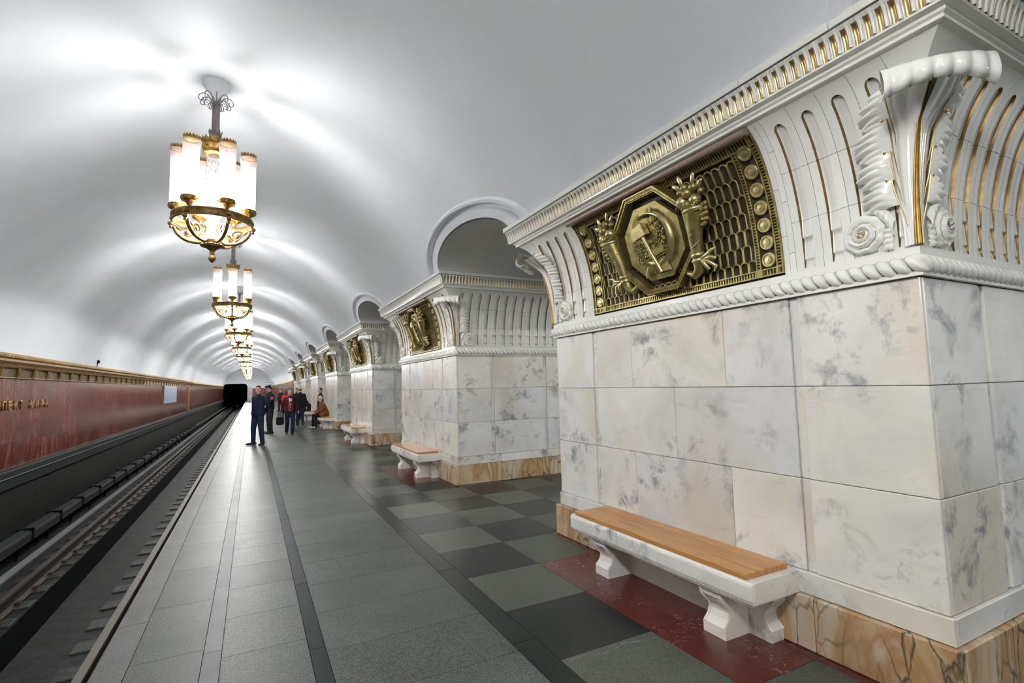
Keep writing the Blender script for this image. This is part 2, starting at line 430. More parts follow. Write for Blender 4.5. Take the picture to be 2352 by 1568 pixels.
# ------------------------------------------------------------------ left wall with marble slabs and gilded cornice
def extrude_profile(pts, y0, y1, mb, mat=0, smooth=False):
    mb.loft([[(x, y0, z) for x, z in pts], [(x, y1, z) for x, z in pts]], mat, True, smooth); return mb
def build_left():
    wl = MB().box((-4.6, YB, -1.5), (-4.13, YE, 2.5)).build('wall_left', M['grout'])
    struct(wl, 'red marble wall across the track')
    g = .003; wdt = .81
    far = MB(); rows = ((.32, .80), (.80, 2.045)); meshes = [MB().box((-4.14, g, a+g), (-4.10, wdt-g, b-g)).mesh('marble_slab', M['redwall']) for a, b in rows]
    y = 12.36-12*wdt-.0
    while y < YE-1:
        for i, (a, b) in enumerate(rows):
            if 8 < y < 26: link('marble_slab', meshes[i], wl, (0, y, 0))
            else: far.box((-4.14, y+g, a+g), (-4.10, y+wdt-g, b-g))
        y += wdt
    far.box((-4.14, YB, .32), (-4.10, 2.6, 2.04))
    far.build('distant_slabs', M['redwall'], wl, kind='stuff')
    # cornice
    lc = MB()
    extrude_profile([(-4.12, 2.235), (-4.02, 2.235), (-4.00, 2.262), (-4.03, 2.275), (-3.99, 2.31), (-3.955, 2.345), (-3.95, 2.385), (-3.985, 2.395), (-3.985, 2.47), (-4.0, 2.50), (-4.3, 2.50)], YB, YE, lc)
    extrude_profile([(-4.12, 2.035), (-4.075, 2.035), (-4.06, 2.05), (-4.06, 2.062), (-4.12, 2.07)], YB, YE, lc)
    tr = lc.build('trim_1', M['wallgold']); struct(tr, 'gilded cornice along the top of the red wall')
    egg = MB(); y = 9.0
    while y < 45:
        egg.ell((-3.972, y, 2.43), (.022, .026, .034), 6, 4); y += .062
    egg.build('cornice_beads', M['wallgold'], tr, kind='stuff')
    def panel():
        p = MB(); p.box((-4.12, 0, 2.065), (-4.085, wdt-.05, 2.235), 0)
        for i in range(20): p.box((-4.086, .02+i*.0365, 2.075), (-4.068, .02+i*.0365+.02, 2.225), 0)
        p.tube([(-4.075, wdt-.025, 2.065), (-4.045, wdt-.025, 2.12), (-4.03, wdt-.025, 2.235)], [.03, .028, .032], 8, 1)
        return p
    pm = panel().mesh('frieze_panel', [M['wallgold_dark'], M['wallgold']]); pf = MB(); y = 12.36-5*wdt
    q = panel()
    while y < YE-1:
        if y < 26: link('frieze_panel', pm, tr, (0, y, 0))
        else: pf.box((-4.12, y, 2.065), (-4.075, y+wdt-.05, 2.235), 0).box((-4.12, y+wdt-.05, 2.065), (-4.04, y+wdt, 2.235), 1)
        y += wdt
    pf.build('distant_frieze', [M['wallgold_dark'], M['wallgold']], tr, kind='stuff')
    # dark ledge and lower wall
    ld = MB(); extrude_profile([(-4.2, .32), (-4.0, .32), (-3.97, .30), (-3.97, .205), (-3.955, .20), (-3.955, .185), (-3.98, .18), (-3.98, -.01), (-4.05, -.02), (-4.2, -.02)], YB, YE, ld)
    t2 = ld.build('trim_2', M['blackstone']); struct(t2, 'black stone ledge under the red wall')
    MB().box((-3.958, YB, .186), (-3.950, YE, .199)).build('ledge_edge_line', M['palestrip'], t2)
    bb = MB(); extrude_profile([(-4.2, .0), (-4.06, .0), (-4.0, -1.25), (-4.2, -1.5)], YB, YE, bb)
    b2 = bb.build('baseboard_left', M['darkwall']); struct(b2, 'dark lower wall beside the track')
    # mirrored wall beyond the last pillar on the right
    y0 = Y1+(NP-1)*P+PL+.02
    wr = MB().box((3.22, y0, -.1), (3.7, YE, 2.5)).build('wall_right', M['grout']); struct(wr, 'red marble wall beyond the last pillar')
    MB().box((3.18, y0, 0), (3.23, YE, 2.05)).build('marble_facing', M['redwall'], wr)
    rc = MB(); extrude_profile([(3.2, 2.05), (3.13, 2.06), (3.10, 2.3), (3.03, 2.35), (3.03, 2.47), (3.2, 2.5)], y0, YE, rc); rc.build('cornice', M['wallgold'], wr)
    wb = MB().box((3.17, YB, -.1), (3.7, Y1-(P-PL)-.1, 4.0)).build('wall_side', M['plaster']); struct(wb, 'plain pale wall behind the camera')
    return wl
wall_left = build_left()

# ------------------------------------------------------------------ end wall with the tunnel portal, back wall, hall beyond the passages
def build_ends():
    we = MB(); x0, x1, zt, rr = -4.14, -.62, 2.85, .55
    outl = [(x0, -1.45), (x0, zt-rr)]+[(x0+rr-rr*cos(a), zt-rr+rr*sin(a)) for a in [pi/2*i/6 for i in range(1, 7)]]
    outl += [(x1-rr+rr*sin(a), zt-rr+rr*cos(a)) for a in [pi/2*i/6 for i in range(0, 7)]]+[(x1, -1.45)]
    # wall face pieces around the opening
    top = [(x0-.3, YE, z) for z in (0,)]
    we.box((x0-.4, YE, zt), (13.2, YE+.4, 5.8)); we.box((x1, YE, -1.5), (13.2, YE+.4, zt)); we.box((x0-.4, YE, -1.5), (x0, YE+.4, zt))
    for sgn, xc in ((0, x0), (1, x1)):   # spandrels of the rounded corners
        pts = [(xc, zt)]+[((x0+rr-rr*cos(a)) if sgn == 0 else (x1-rr+rr*cos(a)), zt-rr+rr*sin(a)) for a in [pi/2*i/8 for i in range(9)]]
        ring0 = [(x, YE, z) for x, z in pts]; ring1 = [(x, YE+.4, z) for x, z in pts]; we.loft([ring0, ring1], 0, True, False)
    e = we.build('wall_end', M['plaster']); struct(e, 'white end wall above the tunnel portal')
    tn = MB(); tn.loft([[(x, y, z) for x, z in outl] for y in (YE-.02, YE+30)], 0, False, True, closed=False)
    tn.add([(x, YE+30, z) for x, z in outl], [tuple(range(len(outl)))]); fr = []
    tn.build('tunnel_lining', M['black'], e)
    MB().box((-.60, YE-.5, 0), (.12, YE+.1, 2.25)).build('portal_pier', M['cream'], e)
    MB().box((.12, YE-.1, 0), (3.2, YE+.1, 2.05)).build('end_facing', M['redwall'], e)
    wb = MB().box((-4.7, YB-.3, -1.5), (13.2, YB, 6)).build('wall_back', M['plaster']); struct(wb, 'pale wall closing the platform behind the camera')
    hv = MB(); cx, R, cz = 9.4, 3.75, 1.7
    hv.grid(lambda u, v: (cx+R*cos(.5+(pi-1.0)*v), YB+(YE-YB)*u, cz+R*sin(.5+(pi-1.0)*v)), 16, 24)
    hv.box((12.7, YB, 0), (13.0, YE, 3.6)); h = hv.build('ceiling_hall', M['plaster']); struct(h, 'white vault of the central hall beyond the passages')
build_ends()

# ------------------------------------------------------------------ track bed, rails, sleepers, contact rail
def build_track():
    zb = -1.36
    tb = MB(); tb.box((-4.2, YB, -1.9), (-2.80, YE+30, zb)); tb.box((-2.43, YB, -1.9), (-.55, YE+30, zb)); tb.box((-2.82, YB, -2.0), (-2.4, YE+30, -1.82), 1); tb.box((-2.806, YB, -1.85), (-2.797, YE+30, zb-.004), 1); tb.box((-2.434, YB, -1.85), (-2.425, YE+30, zb-.004), 1)  # channel lined in black, its deep shade put into the colour
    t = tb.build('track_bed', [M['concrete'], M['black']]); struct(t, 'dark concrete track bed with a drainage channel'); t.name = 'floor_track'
    rt = thing('railway_track', 'pair of steel rails on sleepers in the dark track bed', 'track', (0, 0, zb))
    prof = [(-.07, .0), (-.07, .012), (-.012, .03), (-.010, .125), (-.036, .14), (-.036, .175), (-.03, .18), (.03, .18), (.036, .175), (.036, .14), (.010, .125), (.012, .03), (.07, .012), (.07, .0)]
    prof = [(a*1.2, b*1.12) for a, b in prof]
    zr = .02
    for x in (-1.50, -3.06):
        mb = MB(); mb.loft([[(x+a, y, zr+b) for a, b in prof] for y in (YB, YE+30)], 0, True, False)
        r = mb.build('rail', [M['rail']], rt)
        MB().box((x-.0445, YB, zr+.168), (x+.0445, YE+30, zr+.204)).build('rail_head', M['rail_top'], r)
    sl = MB().cbox((-3.42, 0, -.05), (-2.82, .30, .022), .008).mesh('sleeper', M['sleeper']); sr = MB().cbox((-1.86, 0, -.05), (-1.20, .30, .022), .008).mesh('sleeper', M['sleeper'])
    ch = MB()
    for x in (-1.50, -3.06):
        ch.box((x-.13, .07, .0), (x+.13, .23, .035)).box((x-.11, .1, .03), (x-.05, .2, .07)).box((x+.05, .1, .03), (x+.11, .2, .07))
    far = MB(); farc = MB(); y = YB+.2
    while y < YE+8:
        if 5 < y < 26: link('sleeper', sl, rt, (0, y, 0)); link('sleeper', sr, rt, (0, y, 0))
        else: far.box((-3.42, y, -.05), (-2.82, y+.3, .022)).box((-1.86, y, -.05), (-1.20, y+.3, .022))
        farc.join(ch, Matrix.Translation((0, y, 0))); y += .68
    far.build('distant_sleepers', M['sleeper'], rt, kind='stuff'); farc.build('rail_fastenings', M['rail'], rt, kind='stuff')
    # contact rail with its cover
    cr = thing('contact_rail', 'grey covered contact rail with black brackets beside the dark wall', 'rail', (-3.74, 0, zb))
    mb = MB(); mb.loft([[(a, y, b) for a, b in ((-.10, .34), (-.10, .52), (-.06, .56), (.08, .54), (.11, .50), (.11, .40), (.095, .40), (.095, .49), (-.08, .50), (-.08, .34))] for y in (YB, YE)], 0, True, False)
    mb.build('cover', M['coverpaint'], cr)
    MB().box((-.03, YB, .30), (.035, YE, .41)).build('conductor', M['rail_top'], cr)
    MB().box((.02, YB, .0), (.15, YE, .03)).build('rail_glint_strip', M['palestrip'], cr)  # pale strip that puts the rail's bright reflection into colour
    bk = MB().box((-.13, -.03, .0), (-.09, .03, .56)).box((-.13, -.035, .52), (.125, .035, .575)).box((.1, -.035, .36), (.125, .035, .575)).mesh('bracket', M['black'])
    y = 8.1
    while y < 45: link('bracket', bk, cr, (0, y, 0)); y += 1.6
build_track()

# ================================================================== PILLARS
ZC0, ZC1, DC = 2.385, 3.355, .30
def cd(z):                                       # cove: how far it leans out at height z
    t = min(max((z-ZC0)/(ZC1-ZC0), 0), 1)*.975
    return DC*(1-sqrt(1-t*t))/(1-sqrt(1-.975**2))
def cds(z): return (cd(min(z+.004, ZC1))-cd(max(z-.004, ZC0)))/(min(z+.004, ZC1)-max(z-.004, ZC0))
def fmap(face, a, d, z): return (-d, a, z) if face == 'front' else (a, -d, z)
def cove_pt(face, a, z, h):
    s = cds(z); n = sqrt(1+s*s)
    return fmap(face, a, cd(z)+h/n, z-h*s/n)
class Pieces:
    def __init__(s): s.items = []; s.cache = {}
    def add(s, key, fn, loc=(0, 0, 0)): s.items.append((key, fn, loc))
    def emit(s, split, name, mats, parent, maxn=300):
        if split:
            for key, fn, loc in s.items:
                kk = (name,)+key if isinstance(key, tuple) else (name, key)
                if kk not in MESHES: MESHES[kk] = fn().mesh(name, mats)
                link(name, MESHES[kk], parent, loc)
        else:
            kk = (name, 'joined')
            if kk not in MESHES:
                mb = MB(); tmp = {}
                for key, fn, loc in s.items:
                    if key not in tmp: tmp[key] = fn()
                    mb.join(tmp[key], Matrix.Translation(loc))
                MESHES[kk] = mb.mesh(name+'s', mats)
            link(name+'s', MESHES[kk], parent, None, kind='stuff')
MESHES = {}

# ---- tile of the fluted cove
FW = .036                                        # half width of a flute
ROWS = ((ZC0, 2.71), (2.71, 3.03), (3.03, ZC1))
def cove_tile(face, lo, hi, c, row, mirror=None, flute=True):
    z0, z1 = ROWS[row][0]+.0012, ROWS[row][1]-.0012
    if row == 0: zs = [z0, 2.395, 2.40, 2.405, 2.43, 2.452, 2.458, 2.464, 2.50, 2.56, 2.592, 2.598, 2.604, 2.65, 2.70, z1]
    elif row == 1: zs = [z0, 2.732, 2.738, 2.744, 2.80, 2.86, 2.92, 2.98, z1]
    else: zs = [z0, 3.08, 3.13, 3.18, 3.22, 3.262, 3.272, 3.28, 3.287, 3.293, 3.297, 3.30, 3.302, 3.33, z1]
    fr = [-1, -.92, -.86, -.7, -.4, 0, .4, .7, .86, .92, 1]
    def dep(z):
        if z <= 2.40 or z >= 3.301: return 0
        for b, t in ((2.40, 2.455), (2.455, 2.595), (2.595, 2.735)):
            if z <= t: return .25+.75*(z-b)/(t-b)
        return 1
    def hw(z):
        if z > 3.30: return .0006
        q = z-(3.30-FW); return FW if q <= 0 else max(.0006, sqrt(max(0, FW*FW-q*q)))
    X = lambda a: (mirror-a) if mirror is not None else a
    mb = MB(); nz = len(zs)
    lft = [[cove_pt(face, X(a), z, 0) for a in (max(-cd(z), lo) if lo < 0 else lo, c-hw(z))] for z in zs]
    rgt = [[cove_pt(face, X(a), z, 0) for a in (c+hw(z), hi)] for z in zs]
    mid_ = [[cove_pt(face, X(c+f*hw(z)), z, -.024*dep(z)*(0 if abs(f) == 1 else (.40 if abs(f) > .9 else (.8 if abs(f) > .8 else 1)))) for f in fr] for z in zs]
    mb.loft(lft, 0, False, True, closed=False); mb.loft(rgt, 0, False, True, closed=False)
    k0 = len(mb.f); mb.loft(mid_, 0, False, True, closed=False); n = len(fr)-1
    for i in range(nz-1):
        for j in range(n):
            if j in (0, 1, n-2, n-1) and 2.40 <= zs[i] < 3.297: mb.m[k0+i*n+j] = 1
    return mb
def plain_tile(face, lo, hi, z0, z1, mirror=None, clampneg=False):
    def fn(u, v):
        z = z0+.0012+(z1-z0-.0024)*v
        l, h = (-cd(z), max(-cd(z), hi)) if clampneg else (lo, hi)
        a = l+(h-l)*u
        return cove_pt(face, (mirror-a) if mirror is not None else a, z, 0)
    return MB().grid(fn, 2, 10)

# ---- acanthus leaf that wraps a corner
def leaf_pt(half, a, z, h):
    # a: distance from the arris along the face, half +1 runs along y (front), -1 along x (side)
    d = cd(z); s = cds(z); n = sqrt(1+s*s); k = max(0, 1-a/.07)
    hx = h/n; lat = -hx*k*.75
    if half > 0: return (-d-hx, -d+a+lat, z-h*s/n*.6)
    return (-d+a+lat, -d-hx, z-h*s/n*.6)
def smooth(t): t = min(max(t, 0), 1); return t*t*(3-2*t)
def leaf_parts():
    body = MB(); gold = MB()
    for hf in (1, -1):
        zt = 3.22
        def win(z): return .045+.075*smooth((z-2.4)/.8)
        def lift(z): return .024+.10*smooth((z-2.98)/.24)
        # central sheet with parallel ribs
        body.grid(lambda u, v: leaf_pt(hf, u*win(2.395+(zt-2.395)*v)*1.15, 2.395+(zt-2.395)*v, lift(2.395+(zt-2.395)*v)+.007*abs(sin(3.0*pi*u))-.012*u), 18, 26)
        # lobes, each a fan of toothed fingers
        for (z0, hgt, a_in, a_out, nf) in ((2.625, .155, .085, .245, 4), (2.765, .165, .10, .275, 4), (2.915, .175, .115, .295, 5), (3.07, .16, .13, .28, 4)):
            def lobe(u, v):
                tooth = abs(sin(nf*pi*v)); edge = a_in+(a_out-a_in)*(.70+.30*tooth**.7)*(.30+.74*sin(pi*(.16+.76*v))**.8)
                a = (a_in-.03+.035*v)+(edge-(a_in-.03+.035*v))*u
                z = z0+hgt*(v-.16*u*u*(1-v)+.05*u)
                ridge = .016*tooth*smooth(u*1.4)*(1-.35*u)
                dome = .034*sin(pi*min(1, .12+.88*v))*sin(pi*(.02+.90*u))+.03*v*u*(1-u*.6)
                return leaf_pt(hf, a, min(z, 3.33), .014+dome+ridge+lift(min(z, 3.2))*(.75-.45*u)-.02*u*u)
            body.grid(lobe, 12, nf*8)
            # gilded vein from the eye of the lobe down beside the stem
            vein = [leaf_pt(hf, a_in-.03+.035*v-.0, z0+hgt*v, .020+lift(min(3.2, z0+hgt*v))*.75) for v in (.95, .75, .5, .25, 0)]
            vein += [leaf_pt(hf, a_in-.045, z0-.07, .032), leaf_pt(hf, a_in-.052, z0-.13, .026)]
            gold.tube(vein, [.0035, .0045, .0045, .004, .003, .0025, .001], 5)
            p = Vector(leaf_pt(hf, a_in+.03, min(3.3, z0+hgt*1.0), .022+lift(min(3.2, z0+hgt))*.6)); gold.ell(p, (.011, .011, .022), 8, 6)
            for q in range(nf):              # gilded tips between the fingers
                v = (q+1)/nf
                if q < nf-1: gold.tube([lobe(.62, v), lobe(.8, v), lobe(.99, v)], [.0015, .0035, .002], 4)
    # curled tip: the sheet rises, rolls outwards and over
    dg = Vector((-1, -1, 0)).normalized(); lt = Vector((-1, 1, 0)).normalized()
    prof = [(.085, 2.86), (.148, 3.00), (.225, 3.11), (.295, 3.175), (.355, 3.208), (.405, 3.212), (.440, 3.19), (.452, 3.155), (.438, 3.122), (.405, 3.112), (.385, 3.13)]
    def curl(u, v):
        l = (u-.5)*.44; k = v*(len(prof)-1); j = min(int(k), len(prof)-2); f = k-j
        p0, p1, p2, p3 = (prof[max(0, min(len(prof)-1, j+q))] for q in (-1, 0, 1, 2))
        cr = lambda a, b, c, d: .5*(2*b+(c-a)*f+(2*a-5*b+4*c-d)*f*f+(3*b-a-3*c+d)*f**3)
        Q, z = cr(p0[0], p1[0], p2[0], p3[0]), cr(p0[1], p1[1], p2[1], p3[1])
        tooth = abs(cos(pi*u*6)); lip = smooth((v-.45)/.3); wl = .42+.58*smooth(v*1.9)
        Q += lip*(.018*tooth-.010)-1.55*l*l*(.35+.65*v)-(1-smooth(v*2.2))*abs(l)*.75+.008*abs(cos(pi*u*6))*(1-lip); z += -lip*.016*tooth-1.0*l*l*lip*.9
        return tuple(dg*Q+lt*l*wl*1.05+Vector((0, 0, z)))
    body.grid(curl, 48, 26)
    for u in (1/12, 3/12, 5/12, 7/12, 9/12, 11/12): gold.ell(curl(u, .93), (.010, .010, .012), 6, 4)
    for u in (.27, .73): gold.ell(curl(u, .30), (.012, .012, .018), 8, 6)
    # stem on the arris
    st = [Vector((-cd(z), -cd(z), z))+dg*(.034+.06*smooth((z-3.0)/.2)) for z in [2.39+.03*i for i in range(27)]]
    stem = MB().tube(st, [.021-.012*i/26 for i in range(27)], 8)
    rib = MB()
    return body, gold, stem
def rosette(hf):
    mb = MB(); ca, cz, R = .245, 2.512, .112
    def fn(u, v):
        r = u; ph = 2*pi*v
        q = 3.1*r-v; s1 = .5+.5*cos(2*pi*q); pet = abs(sin(6*ph+14*r))
        h = .016+.028*(1-r**1.6)+.014*s1*sin(pi*min(1, r*1.02+.02))+.006*pet*s1*r-.012*exp2((r-.17)/.05)+(-.03 if r > .985 else 0)
        rr = R*r*(1+.035*sin(9*ph)*r)
        return leaf_pt(hf, ca+rr*cos(ph), max(2.39, cz+rr*sin(ph)), h+.012)
    mb.grid(fn, 34, 96, matfn=lambda u, v: 1 if (.13 < u < .21) or (.2 < u < .75 and cos(2*pi*(3.1*u-v)) < -.93) else 0)
    for i in range(6):
        p = leaf_pt(hf, ca+.015*cos(i*pi/3), cz+.015*sin(i*pi/3), .066); mb.ell(p, .008, 6, 4, 1 if i % 2 else 0)
    # small leaf that links the rosette to the lobes above
    def lk(u, v):
        a = .085+.13*v*(.6+.4*u); z = 2.56+.085*v-.10*u*(1-v)+.02*sin(pi*v)
        return leaf_pt(hf, a, max(2.395, z), .018+.022*sin(pi*u)+.012*abs(sin(5*pi*v))*u)
    mb.grid(lk, 8, 30)
    def lk2(u, v):
        a = .10+.05*u; z = 2.395+.12*v
        return leaf_pt(hf, a, z, .012+.020*sin(pi*u)+.010*abs(sin(4*pi*v)))
    mb.grid(lk2, 6, 24)
    return mb
def exp2(x): return math.exp(-x*x)

# ---- bronze grille
GA0, GA1, GZ0, GZ1 = .755, 2.875, 2.40, 3.345
GC = PL/2
def grille(parent, split):
    g = MB(); g.grid(lambda u, v: cove_pt('front', GA0+(GA1-GA0)*u, GZ0+(GZ1-GZ0)*v, -.022), 4, 16)
    kk = 'grille'
    if kk not in MESHES: MESHES[kk] = g.mesh('bronze_grille', M['recess'])
    root = link('bronze_grille', MESHES[kk], parent)
    def cached(name, fn, mats):
        if name not in MESHES: MESHES[name] = fn().mesh(name, mats)
        return link(name, MESHES[name], root)
    def bar(mb, a0, a1, z0, z1, h0, h1, mat=0, nz=12):
        ring = []
        for i in range(nz+1):
            z = z0+(z1-z0)*i/nz
            ring.append([cove_pt('front', a0, z, h0), cove_pt('front', a1, z, h0), cove_pt('front', a1, z, h1), cove_pt('front', a0, z, h1)])
        mb.loft(ring, mat, True, False)
    def frame():
        mb = MB()
        for s in (0, 1):
            e = lambda t: GA0+t if s == 0 else GA1-t
            for t0, t1 in ((.0, .010), (.040, .050), (.165, .173), (.195, .203)):
                bar(mb, min(e(t0), e(t1)), max(e(t0), e(t1)), GZ0, GZ1, -.022, .012, 0, 14)
            nr = 40
            for i in range(nr):
                z = GZ0+.06+(GZ1-GZ0-.14)*i/(nr-1)
                for t0, t1 in ((.008, .042), (.171, .197)): bar(mb, min(e(t0), e(t1)), max(e(t0), e(t1)), z-.0055, z+.0055, -.02, .004, 0, 1)
        for z0, z1 in ((GZ0, GZ0+.010), (GZ0+.045, GZ0+.055), (GZ1-.085, GZ1-.075), (GZ1-.030, GZ1)): bar(mb, GA0, GA1, z0, z1, -.022, .013, 0, 1)
        n = 92
        for i in range(n):
            a = GA0+.012+(GA1-GA0-.024)*i/(n-1)
            bar(mb, a-.0055, a+.0055, GZ0+.008, GZ0+.047, -.02, .004, 0, 1); bar(mb, a-.0055, a+.0055, GZ1-.078, GZ1-.028, -.02, .004, 0, 1)
        for a in (GA0+.182, GA1-.182): bar(mb, a-.025, a+.025, GZ0, GZ0+.055, -.02, .016, 0, 1)
        return mb
    cached('ladder_border', frame, M['bronze'])
    def top(): 
        mb = MB(); mb.tube([cove_pt('front', GA0, ZC1-.008, .03), cove_pt('front', GA1, ZC1-.008, .03)], .028, 8); return mb
    cached('top_moulding', top, plainmat('brown_marble', (.24, .17, .13), .35))
    # discs
    dp = Pieces()
    def disc(z):
        mb = MB(); s = cds(z); nrm = Vector((-1, 0, -s)).normalized()
        rot = nrm.to_track_quat('Z', 'Y').to_matrix().to_4x4(); T = Matrix.Translation(cove_pt('front', 0, z, -.005)) @ rot
        mb.lathe([(.052, 0), (.052, .012), (.047, .018), (.040, .018), (.035, .010), (.028, .010), (.024, .017), (.0, .019)], 22, 0, T, smooth=False); return mb
    for s in (0, 1):
        for i in range(7):
            z = 2.513+i*.121; dp.add(('d', i), (lambda z=z: disc(z)), (0, GA0+.1075 if s == 0 else GA1-.1075, 0))
    dp.emit(split, 'grille_disc', [M['bronze_light']], root)
    # fish-scale lattice
    sp = Pieces(); px, pz = .0685, .1165
    def scale(z):
        mb = MB(); w = px/2-.004; pts = []
        zz = [z-.045, z, z+.04]
        path = [(-w, z-.062), (-w, z+.0), (-w, z+.036)]+[(-w*cos(t), z+.036+.026*sin(t)) for t in (pi*.2, pi*.4, pi*.6, pi*.8)]+[(w, z+.036), (w, z), (w, z-.062)]
        path = [(a, min(max(q, GZ0+.05), GZ1-.076)) for a, q in path]
        mb.tube([cove_pt('front', a, q, .0) for a, q in path], .007, 5)
        return mb
    for r in range(7):
        z = 2.475+r*pz
        for c in range(26):
            a = GA0+.235+c*px+(px/2 if r % 2 else 0)
            if a > GA1-.225: continue
            if abs(a-GC) < .40 and abs(z-2.87) < .36 and abs(a-GC)+abs(z-2.87) < .54: continue
            sp.add(('s', r), (lambda z=z: scale(z)), (0, a, 0))
    sp.emit(split, 'lattice_scale', [M['bronze']], root)
    # octagonal emblem on its own slanting plane
    zA, zB = 2.47, 3.30; e2 = Vector((-(cd(zB)-cd(zA)), 0, zB-zA)).normalized(); e1 = Vector((0, -1, 0)); nn = e1.cross(e2).normalized()
    cen = Vector((-(cd(zA)+cd(zB))/2, GC, 2.885))+nn*.050
    T = Matrix((e1, e2, nn)).transposed().to_4x4(); T.translation = cen
    def octo(r): return [(r/cos(pi/8)*cos(pi/8+pi/4*i), r/cos(pi/8)*sin(pi/8+pi/4*i)) for i in range(8)]
    def ringoct(mb, r0, r1, z0, z1, mat=0):
        a, b = octo(r0), octo(r1)
        for i in range(8):
            j = (i+1) % 8
            vs = [(*a[i], z0), (*b[i], z0), (*b[j], z0), (*a[j], z0), (*a[i], z1), (*b[i], z1), (*b[j], z1), (*a[j], z1)]
            mb.add(vs, [(0, 1, 2, 3), (7, 6, 5, 4), (0, 3, 7, 4), (1, 5, 6, 2), (0, 4, 5, 1), (3, 2, 6, 7)], mat, False, T)
    def oframe():
        mb = MB(); ringoct(mb, .432, .396, -.09, .02); ringoct(mb, .432, .419, .018, .030); ringoct(mb, .396, .386, -.09, .008)
        o = octo(.407)
        for i in range(8):
            p, q = Vector((*o[i], 0)), Vector((*o[(i+1) % 8], 0))
            for t in range(24):
                c = p.lerp(q, (t+.5)/24); mb.ell((c.x, c.y, .021), (.0045, .0045, .005), 5, 3, 0, T)
        return mb
    cached('octagon_frame', oframe, M['bronze'])
    def plate():
        mb = MB(); mb.prism(octo(.386), -.11, -.075, 1, T); mb.prism(octo(.318), -.08, -.012, 0, T)
        for i in range(4):
            t = pi/4+pi/2*i-.25; c = (.352*cos(t), .352*sin(t))
            mb.tube([(c[0]+.016*cos(k*pi/5), c[1]+.016*sin(k*pi/5), -.05) for k in range(11)], .005, 5, 0, False, True, T)
        return mb
    cached('octagon_plate', plate, [M['bronze'], M['recess']])
    def sickle():
        mb = MB(); n = 40; outer = []; inner = []
        for i in range(n+1):
            t = i/n; ang = math.radians(118-236*t); wd = .004+.052*sin(pi*min(1, t*.62+.0))**1.2 if t < .85 else .004+.052*sin(pi*.85*.62)**1.2
            ro = .205+.012*sin(pi*t); ox, oy = .02, .015
            sx = 1.0
            outer.append((ox+ro*cos(ang)*sx, oy+ro*sin(ang)*1.12)); inner.append((ox+(ro-wd)*cos(ang)*sx, oy+(ro-wd)*sin(ang)*1.12))
        for i in range(n):
            q = [outer[i], outer[i+1], inner[i+1], inner[i]]; mid = [((a[0]+b[0])/2, (a[1]+b[1])/2) for a, b in ((outer[i], inner[i]), (outer[i+1], inner[i+1]))]
            mb.add([(*q[0], -.012), (*q[1], -.012), (*mid[1], .042), (*mid[0], .042), (*q[2], -.012), (*q[3], -.012)], [(0, 1, 2, 3), (3, 2, 4, 5)], 0, True, T)
        mb.tube([(.022-.10, -.195, .02), (-.115, -.235, .015), (-.125, -.285, .01)], [.014, .018, .022], 8, 0, True, True, T)
        return mb
    cached('sickle', sickle, M['bronze_light'])
    def hammer():
        mb = MB(); ang = math.radians(13)
        R = T @ Matrix.Translation((-.085, .115, .0)) @ Matrix.Rotation(ang, 4, 'Z')
        mb.add([(-.085, -.045, 0), (.075, -.055, 0), (.075, .05, 0), (-.045, .05, 0), (-.085, .005, 0), (-.085, -.045, .06), (.075, -.055, .06), (.075, .05, .06), (-.045, .05, .06), (-.085, .005, .06)],
               [(4, 3, 2, 1, 0), (5, 6, 7, 8, 9), (0, 1, 6, 5), (1, 2, 7, 6), (2, 3, 8, 7), (3, 4, 9, 8), (4, 0, 5, 9)], 0, False, R)
        mb.tube([(-.055, .07, .035), (.0, -.09, .04), (.055, -.265, .03)], [.017, .018, .021], 8, 0, True, True, T)
        return mb
    cached('hammer', hammer, M['bronze_light'])
    def sheaf():
        mb = MB(); rd = random.Random(3)
        for i in range(64):                       # rays
            t = math.radians(35+165*i/63); r0 = .15; r1 = .245+.01*(i % 2)
            if 75 < 35+165*i/63 < 82: continue
            p = [(r*cos(t)*.98, r*sin(t)*1.08+.02) for r in (r0, r1)]
            mb.tube([(p[0][0], p[0][1], -.012), (p[1][0], p[1][1], -.010)], [.002, .0032], 4, 0, True, False, T)
        for i in range(46):                       # ears of wheat, left and right
            t = i/45; x = -.20+.17*rd.random()*(1-t*.3); y = -.02-.13*t+.03*rd.random(); mb.ell((x*(.95), y+.02, .004), (.008, .016, .012), 6, 4, 0, T)
        for i in range(52):
            x = .03+.13*rd.random(); y = -.04+.22*rd.random(); mb.ell((x, y, .004), (.009, .015, .012), 6, 4, 0, T)
        for i in range(22):                       # stalks
            x0 = -.09+.20*i/21; x1 = -.06+.19*i/21
            mb.tube([(x0, -.06, .0), (x0*.75+.01, -.14, .004), (x1*1.05, -.265, -.004)], .006, 4, 0, True, True, T)
        for i in range(24):
            t = i/23; mb.ell((-.13+.29*t, -.145+.05*t, .022), (.010, .008, .008), 6, 4, 0, T); mb.ell((-.12+.27*t, -.165+.05*t, .02), (.010, .008, .008), 6, 4, 0, T)
        for i in range(14):
            t = 2*pi*i/14; mb.ell((-.155+.035*cos(t), -.125+.035*sin(t), .015), .008, 6, 4, 0, T)
        return mb
    cached('wheat_sheaf', sheaf, M['bronze'])
